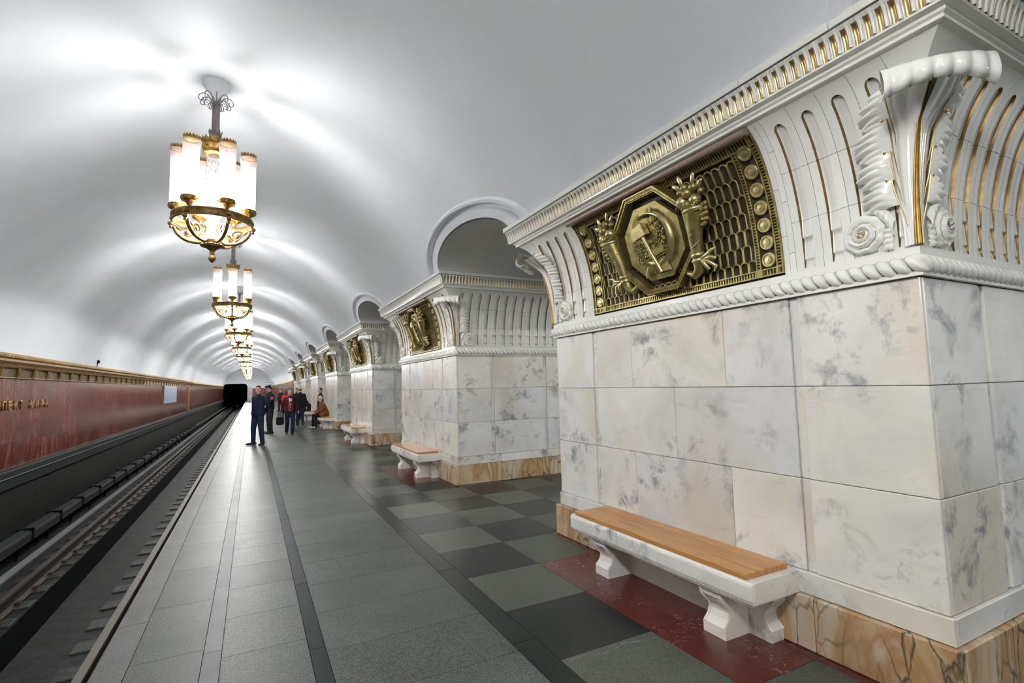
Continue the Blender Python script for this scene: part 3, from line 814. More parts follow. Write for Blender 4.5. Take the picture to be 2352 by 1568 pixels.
    def horn(sx):
        mb = MB(); rd = random.Random(11)
        S = lambda x, y, z=.03: (sx*x, y, z-.03)
        path = [(.27, -.275), (.30, -.335), (.36, -.365), (.415, -.33), (.43, -.23), (.445, -.10), (.47, .02), (.50, .115)]
        rad = [.008, .022, .036, .045, .046, .054, .066, .078]
        mb.tube([S(x, y, .03) for x, y in path], rad, 14, 0, True, True, T)
        for i in range(16):                       # ridges on the tail
            t = i/15; k = t*2.6; j = int(k); f = k-j; x = path[j][0]+(path[j+1][0]-path[j][0])*f; y = path[j][1]+(path[j+1][1]-path[j][1])*f; r = rad[j]+(rad[j+1]-rad[j])*f
            mb.ell(S(x, y, .03), (r*1.06, .006, r*1.06), 8, 5, 0, T @ Matrix.Identity(4))
        for y, x, r in ((-.215, .43, .053), (-.255, .428, .052)): mb.lathe([(r, -.012), (r+.006, 0), (r, .012)], 14, 1, T @ Matrix.Translation(S(x, y, .03)) @ Matrix.Rotation(pi/2, 4, 'X'))
        for y0, dx in ((-.15, .055), (-.06, .06), (.02, .066)):       # crossing bands
            mb.tube([S(.445-dx+.02, y0-.02, .055), S(.455, y0, .092), S(.46+dx-.015, y0+.035, .055)], .005, 5, 1, True, True, T)
        mb.lathe([(.075, -.02), (.100, .0), (.085, .016), (.06, .018)], 16, 1, T @ Matrix.Translation(S(.503, .125, .03)) @ Matrix.Rotation(-pi/2, 4, 'X'))
        for (x, y, r, z) in ((.44, .20, .055, .06), (.51, .25, .045, .07), (.55, .19, .048, .055), (.48, .30, .036, .05), (.56, .28, .04, .05), (.42, .28, .03, .04), (.50, .17, .035, .09), (.60, .235, .03, .03)): mb.ell(S(x, y, z), (r, r*.95, r), 10, 7, 1 if r > .045 else 0, T)
        for i in range(9): mb.tube([S(.44, .20, .114), S(.44+.05*cos(i*.7), .20+.05*sin(i*.7), .085)], .004, 4, 0, True, True, T)
        for i in range(14): mb.ell(S(.575+.022*(i % 3)-.01*(i//5), .13-.035*(i//3)+.01*rd.random(), .04), .021, 7, 5, 0, T)   # grapes
        for i in range(16): mb.ell(S(.43+.16*rd.random(), .14+.03*rd.random(), .085), .011, 6, 4, 1, T)
        for (x, y, a) in ((.40, .33, .9), (.57, .345, -.4), (.615, .29, -1.0), (.45, .365, .3)):        # leaves
            mb.ell((0, 0, 0), (.02, .045, .010), 8, 6, 1, T @ Matrix.Translation(S(x, y, .05)) @ Matrix.Rotation(sx*a, 4, 'Z'))
        for pts in ([(.46, -.25), (.50, -.29), (.515, -.345)], [(.46, -.255), (.54, -.285), (.585, -.335), (.57, -.37)], [(.475, -.245), (.54, -.235), (.58, -.205), (.63, -.20)], [(.50, -.26), (.56, -.255), (.60, -.275)]):
            mb.tube([S(x, y, .045+.02*(i % 2)) for i, (x, y) in enumerate(pts)], [.014, .018, .016, .006][:len(pts)], 6, 1, True, True, T)
        return mb
    for s, nm in ((1, 'cornucopia'), (-1, 'cornucopia_left')):
        if nm not in MESHES: MESHES[nm] = horn(s).mesh('cornucopia', [M['bronze'], M['bronze_light']])
        link('cornucopia', MESHES[nm], root)
    return root
_pm = {}
def plainmat(name, col, rough):
    if name not in _pm: _pm[name] = plain(name, col, rough)
    return _pm[name]

def ringloop(d, z): return [(-d, -d, z), (PW+d, -d, z), (PW+d, PL+d, z), (-d, PL+d, z)]
def slab(face, a0, a1, z0, z1, d, th=.03, c=.004):
    g = .0018
    if face == 'front': return MB().cbox((-d, a0+g, z0+g), (-d+th, a1-g, z1-g), c)
    return MB().cbox((a0+g, -d, z0+g), (a1-g, -d+th, z1-g), c)

def build_pillar(k):
    label = PLABEL[k]; y0 = Y1+k*P
    root = thing('marble_pillar', label, 'pillar', (XP, y0, 0), 0, 'marble pillars along the platform')
    near, mid = k == 0, k <= 2
    # core
    if 'core' not in MESHES:
        mb = MB(); rg = [ringloop(-.026, .0), ringloop(-.026, ZC0-.05)]
        rg += [ringloop(cd(ZC0+(ZC1-ZC0)*i/14)-.036, ZC0+(ZC1-ZC0)*i/14) for i in range(15)]+[ringloop(DC-.02, 3.45)]
        mb.loft(rg, 0, True, False)
        # far and back faces are never dressed with tiles: plain glazed ceramic and marble shells
        for z0, z1, dd in ((.468, ZT, 0),):
            mb.box((0.02, PL-.01, 0), (PW-.02, PL+.004, ZT), 2); mb.box((PW-.01, 0.02, 0), (PW+.004, PL-.02, ZT), 2)
        cv = [[(PW+cd(z)-.004, PL+cd(z)-.004, z) for _ in (0,)] for z in (0,)]
        zz = [ZC0+(ZC1-ZC0)*i/14 for i in range(15)]
        mb.loft([[(-cd(z), PL+cd(z), z), (PW+cd(z), PL+cd(z), z), (PW+cd(z), -cd(z), z)] for z in zz], 1, False, True, closed=False)
        MESHES['core'] = mb.mesh('core', [M['grout'], M['ceramic'], M['marble']])
    link('core', MESHES['core'], root)
    # base, plinth, marble
    bs = Pieces(); pl = Pieces(); mp = Pieces(); js = Pieces()
    for face, LL in (('front', PL), ('side', PW)):
        e = .05; n = 5 if face == 'front' else 3; w_ = (LL+e+(.05 if face == 'front' else 0))/n
        for i in range(n): bs.add((face, i), (lambda f=face, i=i, w_=w_: slab(f, (-.0 if f == 'side' and i == 0 else -e)+w_*i if not (f == 'side' and i == 0) else -.012, -e+w_*(i+1), 0, .33, .05, .07, .006)))
        w2 = (LL+.02)/3
        for i in range(3): pl.add((face, i), (lambda f=face, i=i, w2=w2: slab(f, -.02+w2*i if not (f == 'side' and i == 0) else .0, -.02+w2*(i+1), .33, .468, .02, .05, .004)))
    zr = (.468, 1.05, 1.64, ZT)
    for r in range(3):
        fs = [0, .69, None, .752, 1.285, 2.335, 2.878, None, 2.94, PL] if r != 1 else [0, .69, None, .752, 1.815, 2.878, None, 2.94, PL]
        ss = [.0, .66, None, .725, 1.76, None, 1.825, PW]
        for face, seq in (('front', fs), ('side', ss)):
            i = 0
            while i < len(seq)-1:
                a, b = seq[i], seq[i+1]
                if b is None: js.add((face, r, i), (lambda f=face, a=a, c=seq[i+2], r=r: slab(f, a, c, zr[r], zr[r+1], -.014, .02, .003))); i += 2; continue
                if not (face == 'side' and i == 0): mp.add((face, r, i), (lambda f=face, a=a, b=b, r=r: slab(f, a, b, zr[r], zr[r+1], 0, .03, .004)))
                else: mp.add((face, r, i), (lambda f=face, a=a+.031, b=b, r=r: slab(f, a-.031+.0, b, zr[r], zr[r+1], 0, .03, .004) if False else slab(f, .0305, b, zr[r], zr[r+1], 0, .03, .004)))
                i += 1
    bs.emit(mid, 'base_slab', [M['breccia']], root); pl.emit(mid, 'plinth_slab', [M['marble']], root)
    mp.emit(k <= 3, 'marble_panel', [M['marble']], root); js.emit(mid, 'joint_strip', [M['marble']], root)
    # rope moulding between two fillets
    if 'fil' not in MESHES:
        mb = MB(); mb.loft([ringloop(d, z) for d, z in ((0, ZT), (.030, ZT), (.030, ZT+.022), (.012, ZT+.03), (.012, ZT+.10), (.024, ZT+.108), (.024, ZC0-.004), (.0, ZC0))], 0, False, False)
        MESHES['fil'] = mb.mesh('rope_fillet', M['ceramic'])
    link('rope_fillet', MESHES['fil'], root)
    rp = Pieces()
    def bead(face, corner=False):
        mb = MB(); n = 10
        rings = []
        for i in range(9):
            t = -1+2*i/8; r = .050*sqrt(max(.0, 1-abs(t)**2.6))+.004; ring = []
            for j in range(n):
                q = 2*pi*j/n; dd = .012+r*cos(q); zz = .064+r*sin(q)
                ring.append(fmap(face, t*.0385+.55*r*sin(q)*(1 if face == 'front' else -1), dd, ZT+zz))
            rings.append(ring)
        mb.loft(rings, 0, True, True); return mb
    for face, LL in (('front', PL), ('side', PW)):
        n = int(LL/.0715); st = LL/n
        for i in range(n+1): rp.add((face,), (lambda f=face: bead(f)), (0, i*st, 0) if face == 'front' else (i*st, 0, 0))
    rp.emit(near, 'rope_bead', [M['ceramic']], root)
    # cove tiles
    ct = Pieces()
    for r in range(3):
        for end in (None, PL):
            for c in range(4):
                ce = .046+.179*c; lo, hi = ce-.0895+.0012, ce+.0895-.0012
                if c == 0: ct.add(('f0', r, end), (lambda lo=lo, hi=hi, ce=ce, r=r, end=end: cove_tile('front', lo, hi, ce, r, end)))
                else:
                    ct.add(('f', r), (lambda r=r: cove_tile('front', .3-.0883, .3+.0883, .3, r)), (0, (ce if end is None else PL-ce)-.3, 0))
        for c in range(15):
            ce = .0365+.1755*c
            if c == 0: ct.add(('s0', r), (lambda ce=ce, r=r: cove_tile('side', ce-.0866, ce+.0866, ce, r)))
            else: ct.add(('s', r), (lambda r=r: cove_tile('side', .3-.0866, .3+.0866, .3, r)), (ce-.3, 0, 0))
    for end in (None, PL):
        for i, (a, b) in enumerate(((.6735, .714), (.7155, .754))):
            for q, (z0, z1) in enumerate(((ZC0, 2.52), (2.52, 2.86), (2.86, 3.18), (3.18, ZC1)) if i == 0 else ((ZC0, 2.64), (2.64, 2.95), (2.95, ZC1))):
                ct.add(('n', end, i, q), (lambda a=a, b=b, z0=z0, z1=z1, end=end: plain_tile('front', a, b, z0, z1, end)))
        ct.add(('c', end), (lambda end=end: plain_tile('front', 0, -.0447, 2.85, ZC1, end, True)))
    ct.add(('cs',), lambda: plain_tile('side', 0, -.052, 2.85, ZC1, None, True))
    ct.emit(mid, 'fluted_tile', [M['ceramic'], M['gold_line']], root)
    # acanthus leaves
    if 'leaf' not in MESHES:
        b, g, s = leaf_parts()
        MESHES['leaf'] = b.mesh('acanthus_leaf', M['ceramic']); MESHES['leafgold'] = g.mesh('leaf_gilding', M['gold']); MESHES['leafstem'] = s.mesh('leaf_stem', M['gold_dark'])
        for h in (1, -1): MESHES['ros%d' % h] = rosette(h).mesh('rosette', [M['ceramic'], M['gold']])
    for (x, y, rz) in ((0, 0, 0), (0, PL, -pi/2)):
        lf = link('acanthus_leaf', MESHES['leaf'], root, (x, y, 0), rz)
        link('leaf_gilding', MESHES['leafgold'], lf); link('leaf_stem', MESHES['leafstem'], lf)
        for h in (1, -1): link('rosette', MESHES['ros%d' % h], lf)
    grille(root, near or k == 1)
    # cornice
    if 'cor' not in MESHES:
        mb = MB(); mb.loft([ringloop(d, z) for d, z in ((DC-.03, ZC1-.002), (.318, ZC1), (.335, ZC1+.004), (.335, ZC1+.022), (.350, ZC1+.030), (.350, ZC1+.048))], 0, False, False)
        mb.loft([ringloop(d, z) for d, z in ((.350, ZC1+.046), (.392, ZC1+.050), (.394, ZC1+.062), (.372, ZC1+.064), (.378, 3.53), (.415, 3.553), (.2, 3.556))], 0, True, False)
        MESHES['cor'] = mb.mesh('cornice', M['ceramic'])
    cor = link('cornice', MESHES['cor'], root)
    fp = Pieces(); pt = .0565
    def flute(face):
        mb = MB(); za, zb = ZC1+.064, 3.548
        def dd(v): return .388+.034*v*v+.006*v
        xs = [-.5, -.42, -.30, -.20, -.14, .0, .14, .28, .36, .44, .5]
        hs = [.0, .013, .017, .012, .002, -.004, -.005, -.003, .002, .008, .006]
        nv = 7; vs = []; fs = []; mt = []
        for i in range(nv+1):
            v = i/nv; cap = smooth((v-.78)/.15)
            for x, h in zip(xs, hs): vs.append(fmap(face, x*pt, dd(v)+h*(1-cap)+.012*cap, za+(zb-za)*v))
        n = len(xs)
        for i in range(nv):
            for j in range(n-1): fs.append((i*n+j, i*n+j+1, (i+1)*n+j+1, (i+1)*n+j)); mt.append(1 if 3 <= j <= 7 and i < nv-1 else 0)
        mb.add(vs, fs, 0, True); mb.m = mt; return mb
    for face, LL in (('front', PL), ('side', PW)):
        n = int((LL+.80)/pt); st = (LL+.80)/n
        for i in range(n+1):
            a = -.40+i*st; fp.add((face,), (lambda f=face: flute(f)), (0, a, 0) if face == 'front' else (a, 0, 0))
    fp.emit(near, 'cornice_flute', [M['ceramic'], M['gold']], cor)
    lp = Pieces()
    for face, LL in (('front', PL), ('side', PW)):
        n = 8 if face == 'front' else 6; w_ = (LL+.9)/n
        for i in range(n):
            lp.add((face, i), (lambda f=face, i=i, w_=w_: slab(f, -.45+w_*i if not (f == 'side' and i == 0) else -.05, -.45+w_*(i+1), 3.553, 3.607, .45, .40, .003)))
    lp.emit(mid, 'cornice_lip', [M['ceramic']], cor)
    if 'cap' not in MESHES: MESHES['cap'] = MB().box((-.08, -.08, 3.55), (PW+.44, PL+.44, 3.603)).mesh('cornice_top', M['ceramic'])
    link('cornice_top', MESHES['cap'], cor)
    return root
PLABEL = ['huge white marble pillar nearest the camera, filling the right side of the picture',
          'second marble pillar from the camera, its fluted side facing us',
          'third marble pillar from the camera along the platform',
          'fourth marble pillar from the camera, beside the seated white-haired man',
          'fifth marble pillar from the camera, partly behind the fourth',
          'sixth marble pillar from the camera, a narrow slice in the distance',
          'seventh and farthest marble pillar at the end of the row']
pillars = [build_pillar(k) for k in range(NP)]

# ================================================================== BENCHES
def make_bench():
    root = thing('station_bench', '', 'bench')
    # local: x 0 at pillar face, y centred on the pillar
    s = MB(); 
    rr = .024
    def prof_at(e):                               # rounded front edges of the slab, drawn in by e at the ends
        q = [(-.021, .335), (-.475+e+rr*.4, .335)]
        q += [(-.475+e+rr-rr*cos(t), .335+rr-rr*sin(t)) for t in (pi*.35, pi*.2, 0)]+[(-.475+e+rr-rr*cos(t), .462-rr+rr*sin(t)) for t in (0, pi*.2, pi*.35, pi*.5)]+[(-.021, .462)]
        return q
    for a, b in ((-.985, -.60), (-.60, .10), (.10, .62), (.62, .985)):
        ys = [(a+.0006, 0.)]+([(b-.0006, 0.)] if b < .9 else [(b-rr, 0.), (b-rr*.3, .008), (b, rr)])
        if a < -.9: ys = [(a, rr), (a+rr*.3, .008), (a+rr, 0.), (b-.0006, 0.)]
        mb = MB(); mb.loft([[(x, y, z) for x, z in prof_at(e)] for y, e in ys], 0, True, False); link('seat_slab', mb.mesh('seat_slab', M['marble']), root)
    MB().box((-.45, -.96, .315), (-.051, .96, .337)).build('under_moulding', M['marble'], root)
    for i in range(4):
        x = -.45+i*.1; MB().cbox((x+.0006, -.925, .462), (x+.0994, .925, .498), .003).build('seat_plank', M['wood'], root)
    prof = [(-.395, .0), (-.395, .07), (-.380, .085), (-.352, .11), (-.335, .15), (-.345, .19), (-.385, .225), (-.415, .26), (-.418, .30), (-.40, .318)]
    def bracket():
        mb = MB(); w2 = .092
        full = [(p[0], p[1]) for p in prof]
        for s_ in (-1, 1): pass
        ring = lambda y: [(x, y, z) for x, z in full]+[(-.13, y, .318), (-.13, y, .0)]
        mb.loft([ring(-w2), ring(w2)], 0, True, False)
        # raised fillets following the edge
        for y in (-w2+.012, w2-.012): mb.tube([(x-.002, y, z) for x, z in full[1:]], .009, 6)
        return mb
    bm = bracket().mesh('bracket_leg', M['marble'])
    for y in (-.61, .61): link('bracket_leg', bm, root, (0, y, 0))
    def endb():
        mb = MB(); pr = [(0, 0), (0, .07), (.015, .085), (.04, .11), (.055, .15), (.045, .19), (.01, .225), (-.02, .26), (-.022, .30), (-.01, .318)]
        ring = lambda x: [(x, y, z) for y, z in pr]+[(x, .19, .318), (x, .19, 0)]
        mb.loft([ring(-.17), ring(-.052)], 0, True, False)
        for x in (-.162, -.055): mb.tube([(x, y-.002, z) for y, z in pr[1:]], .008, 6)
        return mb
    em = endb().mesh('end_bracket', M['marble'])
    link('end_bracket', em, root, (0, -.87, 0)); o = link('end_bracket', em, root, (-.215, .87, 0), pi)
    MB().box((-.14, -.70, 0), (-.051, .70, .32)).build('back_panel', M['marble'], root)
    return root
BLABEL = ['marble bench with a wooden seat at the foot of the nearest pillar',
          'marble bench with a wooden seat against the second pillar',
          'empty bench against the third pillar, its near end in view',
          'bench under the seated man in the brown coat',
          'bench under the hunched figure in black',
          'bench at the sixth pillar, mostly hidden by people', 'farthest bench, at the last pillar']
proto = make_bench()
for k in range(NP):
    b = proto if k == 0 else copy_tree(proto)
    b.location = (XP, Y1+k*P+PL/2-.04, 0); b['label'] = BLABEL[k]; b['group'] = 'benches at the foot of the pillars'

# ================================================================== CHANDELIERS
CXC, CY0, CZT = -.45, 6.93, 5.50
def petals(mb, r, z0, h, n, flare=.25, mat=0, c=(0, 0), th=.006):
    for i in range(n):
        t = 2*pi*i/n; w_ = pi*r/n*.95
        R = Matrix.Translation((c[0], c[1], z0)) @ Matrix.Rotation(t, 4, 'Z')
        pts = [(r, -w_, 0), (r, w_, 0), (r+flare*h*.5, w_, h*.6), (r+flare*h*1.2, 0, h), (r+flare*h*.5, -w_, h*.6)]
        ins = [(x-th, y, z) for x, y, z in pts]
        mb.add(pts+ins, [(0, 1, 2, 3, 4), (9, 8, 7, 6, 5), (0, 5, 6, 1), (1, 6, 7, 2), (2, 7, 8, 3), (3, 8, 9, 4), (4, 9, 5, 0)], mat, False, R)
def scroll(mb, T, mat=0, k=1.0):
    # C-scroll arm in the local xz plane
    pts = [(.40, 0, -.10), (.37, 0, -.17), (.30, 0, -.235), (.22, 0, -.265), (.14, 0, -.27), (.09, 0, -.25)]
    mb.tube(spline(pts, 3), [.021]*16, 8, mat, True, True, T)
    sp = [(.26+.075*(1-t)*cos(2*pi*1.6*t+.4)+.0, 0, -.165+.075*(1-t)*sin(2*pi*1.6*t+.4)) for t in [i/22 for i in range(20)]]
    mb.tube(sp, [.014-.008*i/20 for i in range(20)], 6, mat, True, True, T)
    mb.ell((.26, 0, -.165), (.03, .018, .03), 8, 5, mat, T)
    mb.tube([(.39, 0, -.08), (.34, 0, -.13), (.30, 0, -.12)], [.012, .016, .008], 6, mat, True, True, T)
    mb.tube([(.17, 0, -.25), (.13, 0, -.19), (.10, 0, -.12), (.13, 0, -.08)], [.012, .014, .013, .006], 6, mat, True, True, T)
def spline(pts, k):
    out = []; n = len(pts); P_ = [Vector(q) for q in pts]
    for i in range(n-1):
        a, b, c, d = P_[max(i-1, 0)], P_[i], P_[i+1], P_[min(i+2, n-1)]
        for j in range(k):
            f = j/k; out.append(.5*(2*b+(c-a)*f+(2*a-5*b+4*c-d)*f*f+(3*b-a-3*c+d)*f**3))
    return out+[P_[-1]]
ZR = 3.745-CZT                                   # ring height, local
def make_chandelier(detail, lampmat='lamp'):
    root = thing('chandelier', '', 'chandelier')
    zr = ZR
    brass = [M['brass'], M['gold_dark']]
    n = 40 if detail > 1 else 20
    # ring
    ring = MB(); ring.loft([[(r*cos(2*pi*j/n), r*sin(2*pi*j/n), z) for j in range(n)] for r, z in ((.405, zr-.045), (.425, zr-.045), (.432, zr-.03), (.424, zr-.025), (.424, zr+.028), (.433, zr+.034), (.425, zr+.05), (.405, zr+.05), (.405, zr-.045))], 0, False, True)
    if detail > 1:
        for i in range(90):
            t = 2*pi*i/90; ring.box((.422, -.006, zr-.022), (.430, .006, zr+.026), 1, Matrix.Rotation(t, 4, 'Z'))
        for i in range(6): ring.lathe([(.028, 0), (.028, .012), (.016, .02), (0, .02)], 10, 1, Matrix.Rotation(pi/3*i, 4, 'Z') @ Matrix.Translation((.424, 0, zr)) @ Matrix.Rotation(pi/2, 4, 'Y'))
    # bowl, boss and finial
    bowl = MB(); bowl.lathe([(.10, zr-.23), (.115, zr-.245), (.10, zr-.275), (.12, zr-.29), (.105, zr-.315), (.06, zr-.335), (.045, zr-.35), (.03, zr-.36), (.022, zr-.385), (.03, zr-.40), (.020, zr-.41), (.035, zr-.43), (.044, zr-.455), (.03, zr-.485), (.008, zr-.505), (0, zr-.512)], 16, 0, caps=False)
    if detail > 1:
        for i in range(12): bowl.ell((.11*cos(i*pi/6), .11*sin(i*pi/6), zr-.30), (.022, .022, .02), 6, 4)
    arms = []
    for i in range(6):
        T = Matrix.Translation((0, 0, zr)) @ Matrix.Rotation(pi/3*i, 4, 'Z')
        a = MB(); scroll(a, T); 
        a.ell((.43, 0, -.065), (.035, .03, .028), 8, 5, 0, T); a.lathe([(.0, -.125), (.02, -.11), (.012, -.09), (.02, -.07)], 8, 1, T @ Matrix.Translation((.43, 0, 0)))
        arms.append(a)
    column = MB(); column.lathe([(.055, zr-.23), (.055, zr+.0), (.085, zr+.05), (.085, zr+.80), (.075, zr+.83)], 12, 0, caps=False)
    orn = MB()
    if detail > 1:
        for q in range(7):
            for i in range(8):
                t = 2*pi*i/8+q*.4; zz = zr+.12+q*.095
                orn.tube([((.09)*cos(t+.35*cos(s)*.6), .09*sin(t+.35*cos(s)*.6), zz+.035*sin(s)) for s in [k*.7 for k in range(8)]], .004, 4)
    crown = MB(); crown.lathe([(.075, zr+.82), (.125, zr+.83), (.13, zr+.85), (.105, zr+.865), (.115, zr+.89), (.145, zr+.93), (.15, zr+.945), (.10, zr+.95), (.05, zr+.98), (.045, zr+1.02)], 18, 1, caps=False)
    petals(crown, .135, zr+.94, .085, 18 if detail > 1 else 10, .25, 1)
    if detail > 1:
        for i in range(6): crown.tube([((.128)*cos(2*pi*i/6+.0+.09*cos(s)), .128*sin(2*pi*i/6+.09*cos(s)), zr+.90+.022*sin(s)) for s in [k*2*pi/8 for k in range(9)]], .006, 5, 1)
    rod = MB()
    rod.lathe([(.05, zr+1.0), (.062, zr+1.05), (.05, zr+1.09), (.038, zr+1.10), (.036, zr+1.45), (.05, zr+1.46), (.05, zr+1.475), (.036, zr+1.48), (.036, zr+1.52)], 12, 0)
    petals(rod, .055, zr+1.05, .09, 8, .25, 0)
    if detail > 1:
        for i in range(5): rod.tube([(.034*cos(2*pi*i/5), .034*sin(2*pi*i/5), z) for z in (zr+1.10, zr+1.45)], .012, 6)
    canopy = MB(); canopy.lathe([(.036, zr+1.50), (.06, zr+1.56), (.10, zr+1.63), (.148, zr+1.70), (.152, zr+1.75)], 24, 0)
    curls = MB()
    if detail > 0:
        for i in range(9):
            T = Matrix.Rotation(2*pi*i/9, 4, 'Z')
            pts = [(.035, 0, zr+1.46), (.055, 0, zr+1.52), (.09, 0, zr+1.57), (.14, 0, zr+1.575), (.18, 0, zr+1.54), (.185, 0, zr+1.495), (.155, 0, zr+1.475), (.135, 0, zr+1.50), (.15, 0, zr+1.525)]
            curls.tube(spline(pts, 4), .005, 5, 0, True, True, T)
            curls.tube(spline([(.035, 0, zr+1.45), (.06, 0, zr+1.50), (.10, 0, zr+1.525), (.13, 0, zr+1.50), (.125, 0, zr+1.46), (.10, 0, zr+1.455)], 4), .005, 5, 0, True, True, Matrix.Rotation(2*pi*(i+.5)/9, 4, 'Z'))
    # lamps
    tn = 16 if detail > 1 else 8
    tube = MB(); tube.lathe([(.084, zr+.17), (.084, zr+.58)], 12 if detail > 1 else 5, 0, caps=False)
    flare = MB(); flare.lathe([(.0845, zr+.56), (.085, zr+.62), (.0865, zr+.70), (.092, zr+.77), (.103, zr+.825), (.106, zr+.835), (.102, zr+.835), (.088, zr+.77), (.084, zr+.70)], 20, 0, caps=False)
    top = MB(); top.lathe([(.10, zr+.835), (.093, zr+.845), (.09, zr+.85), (.0, zr+.855)], 14, 1, caps=False); petals(top, .082, zr+.835, .06, 16, .12, 1)
    cup = MB(); cup.lathe([(.02, zr+.045), (.024, zr+.07), (.04, zr+.09), (.075, zr+.115), (.09, zr+.12), (.093, zr+.13), (.093, zr+.165), (.096, zr+.172), (.09, zr+.178), (.085, zr+.17), (.0, zr+.168)], tn, 1, caps=False)
    if detail > 1:
        for i in range(14): cup.ell((.094*cos(2*pi*i/14), .094*sin(2*pi*i/14), zr+.147), .008, 5, 4, 1)
    pos = [Matrix.Translation((.37*cos(pi/3*i), .37*sin(pi/3*i), 0)) for i in range(6)]
    if detail > 0:
        ring.build('ring', brass, root); bowl.build('bowl', brass, root)
        for a in arms: a.build('scroll_arm', brass, root)
        c = column.build('glass_column', M['glass'], root)
        if orn.v: orn.build('column_tracery', M['steelgrey'], c)
        crown.build('crown', brass, root); rod.build('rod', M['steelgrey'], root); canopy.build('canopy', M['plaster'], root); curls.build('wire_curls', M['steelgrey'], root)
        tm, fm, pm, cm = tube.mesh('lit_tube', M['lamp']), flare.mesh('glass_shade', M['glass']), top.mesh('shade_crown', brass), cup.mesh('lamp_cup', brass)
        for Tm in pos:
            l = tuple(Tm.translation); s = link('lamp', tm, root, l)
            link('glass_shade', fm, s); link('shade_crown', pm, s); link('lamp_cup', cm, s)
    else:
        fr = MB(); [fr.join(q) for q in [ring, bowl, crown]+arms]
        for Tm in pos: fr.join(cup, Tm); fr.join(top, Tm)
        fr.build('brass_frame', brass, root, kind='stuff'); rod.build('rod', M['steelgrey'], root); canopy.build('canopy', M['plaster'], root)
        lm = MB(); [lm.join(tube, Tm) for Tm in pos]; link('lamps', lm.mesh('lamps', M[lampmat]), root, kind='stuff')
    # two added fill lights, not bulbs of the chandelier: one downward, one all round
    global DOWN, RING_FILL
    if DOWN is None:
        DOWN = bpy.data.lights.new('added_down_fill', 'SPOT'); DOWN.energy = DOWN_FILL_POWER; DOWN.spot_size = pi; DOWN.spot_blend = .08; DOWN.shadow_soft_size = .26; DOWN.color = (1., .985, .965)
        RING_FILL = bpy.data.lights.new('added_ring_fill', 'POINT'); RING_FILL.energy = RING_FILL_POWER; RING_FILL.shadow_soft_size = .16; RING_FILL.color = (.97, .985, 1.)
    for nm, dt, z in (('added_down_fill', DOWN, zr-.13), ('added_ring_fill', RING_FILL, zr-.02)):
        lo = bpy.data.objects.new(nm, dt); COL.objects.link(lo); lo.parent = root; lo.location = (0, 0, z)
    return root
DOWN = None; RING_FILL = None; DOWN_FILL_POWER = 208.; RING_FILL_POWER = 64.
ORD = ['', 'second', 'third', 'fourth', 'fifth', 'sixth']
ch2 = make_chandelier(2); ch1 = None; ch0 = None; chf = None
for k in range(-2, 13):
    y = CY0+k*P
    if k in (0, 1): o = ch2 if k == 0 else copy_tree(ch2)
    elif k == 2: o = make_chandelier(1)
    elif k > 5 or k < -1:
        if chf is None: chf = make_chandelier(0, 'lamp_far'); o = chf
        else: o = copy_tree(chf)
    else:
        if ch0 is None: ch0 = make_chandelier(0); o = ch0
        else: o = copy_tree(ch0)
    o.location = (CXC, y, CZT)
    if k == 0: o['label'] = 'nearest brass chandelier with tall lit glass tubes, hanging on a rod from the vault'
    elif k == 1: o['label'] = 'second brass chandelier from the camera, just below the nearest one in the picture'
    elif 2 <= k <= 5: o['label'] = ORD[k]+' brass chandelier from the camera in the receding row'
    elif k > 5: o['label'] = 'tiny far brass chandelier at the distant end of the row'; o['group'] = 'tiny far chandeliers at the end of the row'
    else: o['label'] = 'brass chandelier of the row hanging above or behind the camera'; o['group'] = 'chandeliers above or behind the camera'
    if 'group' not in o or o['group'] == '': o['group'] = 'chandeliers along the vault'
    o.rotation_euler = (0, 0, (-.09, .55, .2)[k] if 0 <= k < 3 else .37*k)

for y in (-P/2, P/2):                             # the central hall has the same lamps
    o = copy_tree(ch0); o.location = (9.4, y, CZT-.05); o['label'] = 'brass chandelier in the central hall behind the pillars'; o['group'] = 'chandeliers of the central hall'
# ================================================================== SMALL THINGS ON THE WALLS
def letters():
    root = thing('station_name', 'gilded raised station name ПРОСПЕКТ МИРА on the red wall', 'lettering', (-4.10, 11.58, 1.44))
    word = 'ПРОСПЕКТ МИРА'; y = 0.0
    for i, ch in enumerate(word):
        if ch == ' ': y += .27; continue
        cu = bpy.data.curves.new('letter', 'FONT'); cu.body = ch; cu.size = .235; cu.extrude = .012; cu.bevel_depth = .002; cu.align_x = 'LEFT'
        t = bpy.data.objects.new('tmp', cu); COL.objects.link(t)
        dg = bpy.context.evaluated_depsgraph_get(); me = bpy.data.meshes.new_from_object(t.evaluated_get(dg)); bpy.data.objects.remove(t)
        me.materials.clear(); me.materials.append(M['gold'])
        # read from the platform: letters run along +y, faces towards +x
        me.transform(Matrix(((0, 0, 1, .0145), (1, 0, 0, 0), (0, 1, 0, 0), (0, 0, 0, 1))))
        link('letter', me, root, (0, y, 0)); y += .262 if i < 8 else .30
letters()
sg = thing('line_map', 'pale blue route board with columns of print on the red wall', 'sign', (-4.09, 31.9, 1.12))
MB().box((-.01, 0, 0), (.03, 4.9, .90)).build('board', M['signblue'], sg); 
fr = MB().box((.0, -.05, -.04), (.04, 0, .94)).box((.0, 4.9, -.04), (.04, 4.95, .94)).box((0, -.05, .90), (.045, 4.95, .96)); fr.build('frame', M['palestrip'], sg)
pr = MB()
for i in range(16): pr.box((.03, .15+i*.29, .08+.04*(i % 3)), (.0315, .27+i*.29, .86))
pr.build('print_columns', M['signdark'], sg)
st = MB().box((-4.099, 43.3, .36), (-4.03, 43.75, 2.05)).build('gilded_strip', M['wallgold']); st['label'] = 'narrow gilded upright strip on the far part of the red wall'; st['category'] = 'strip'
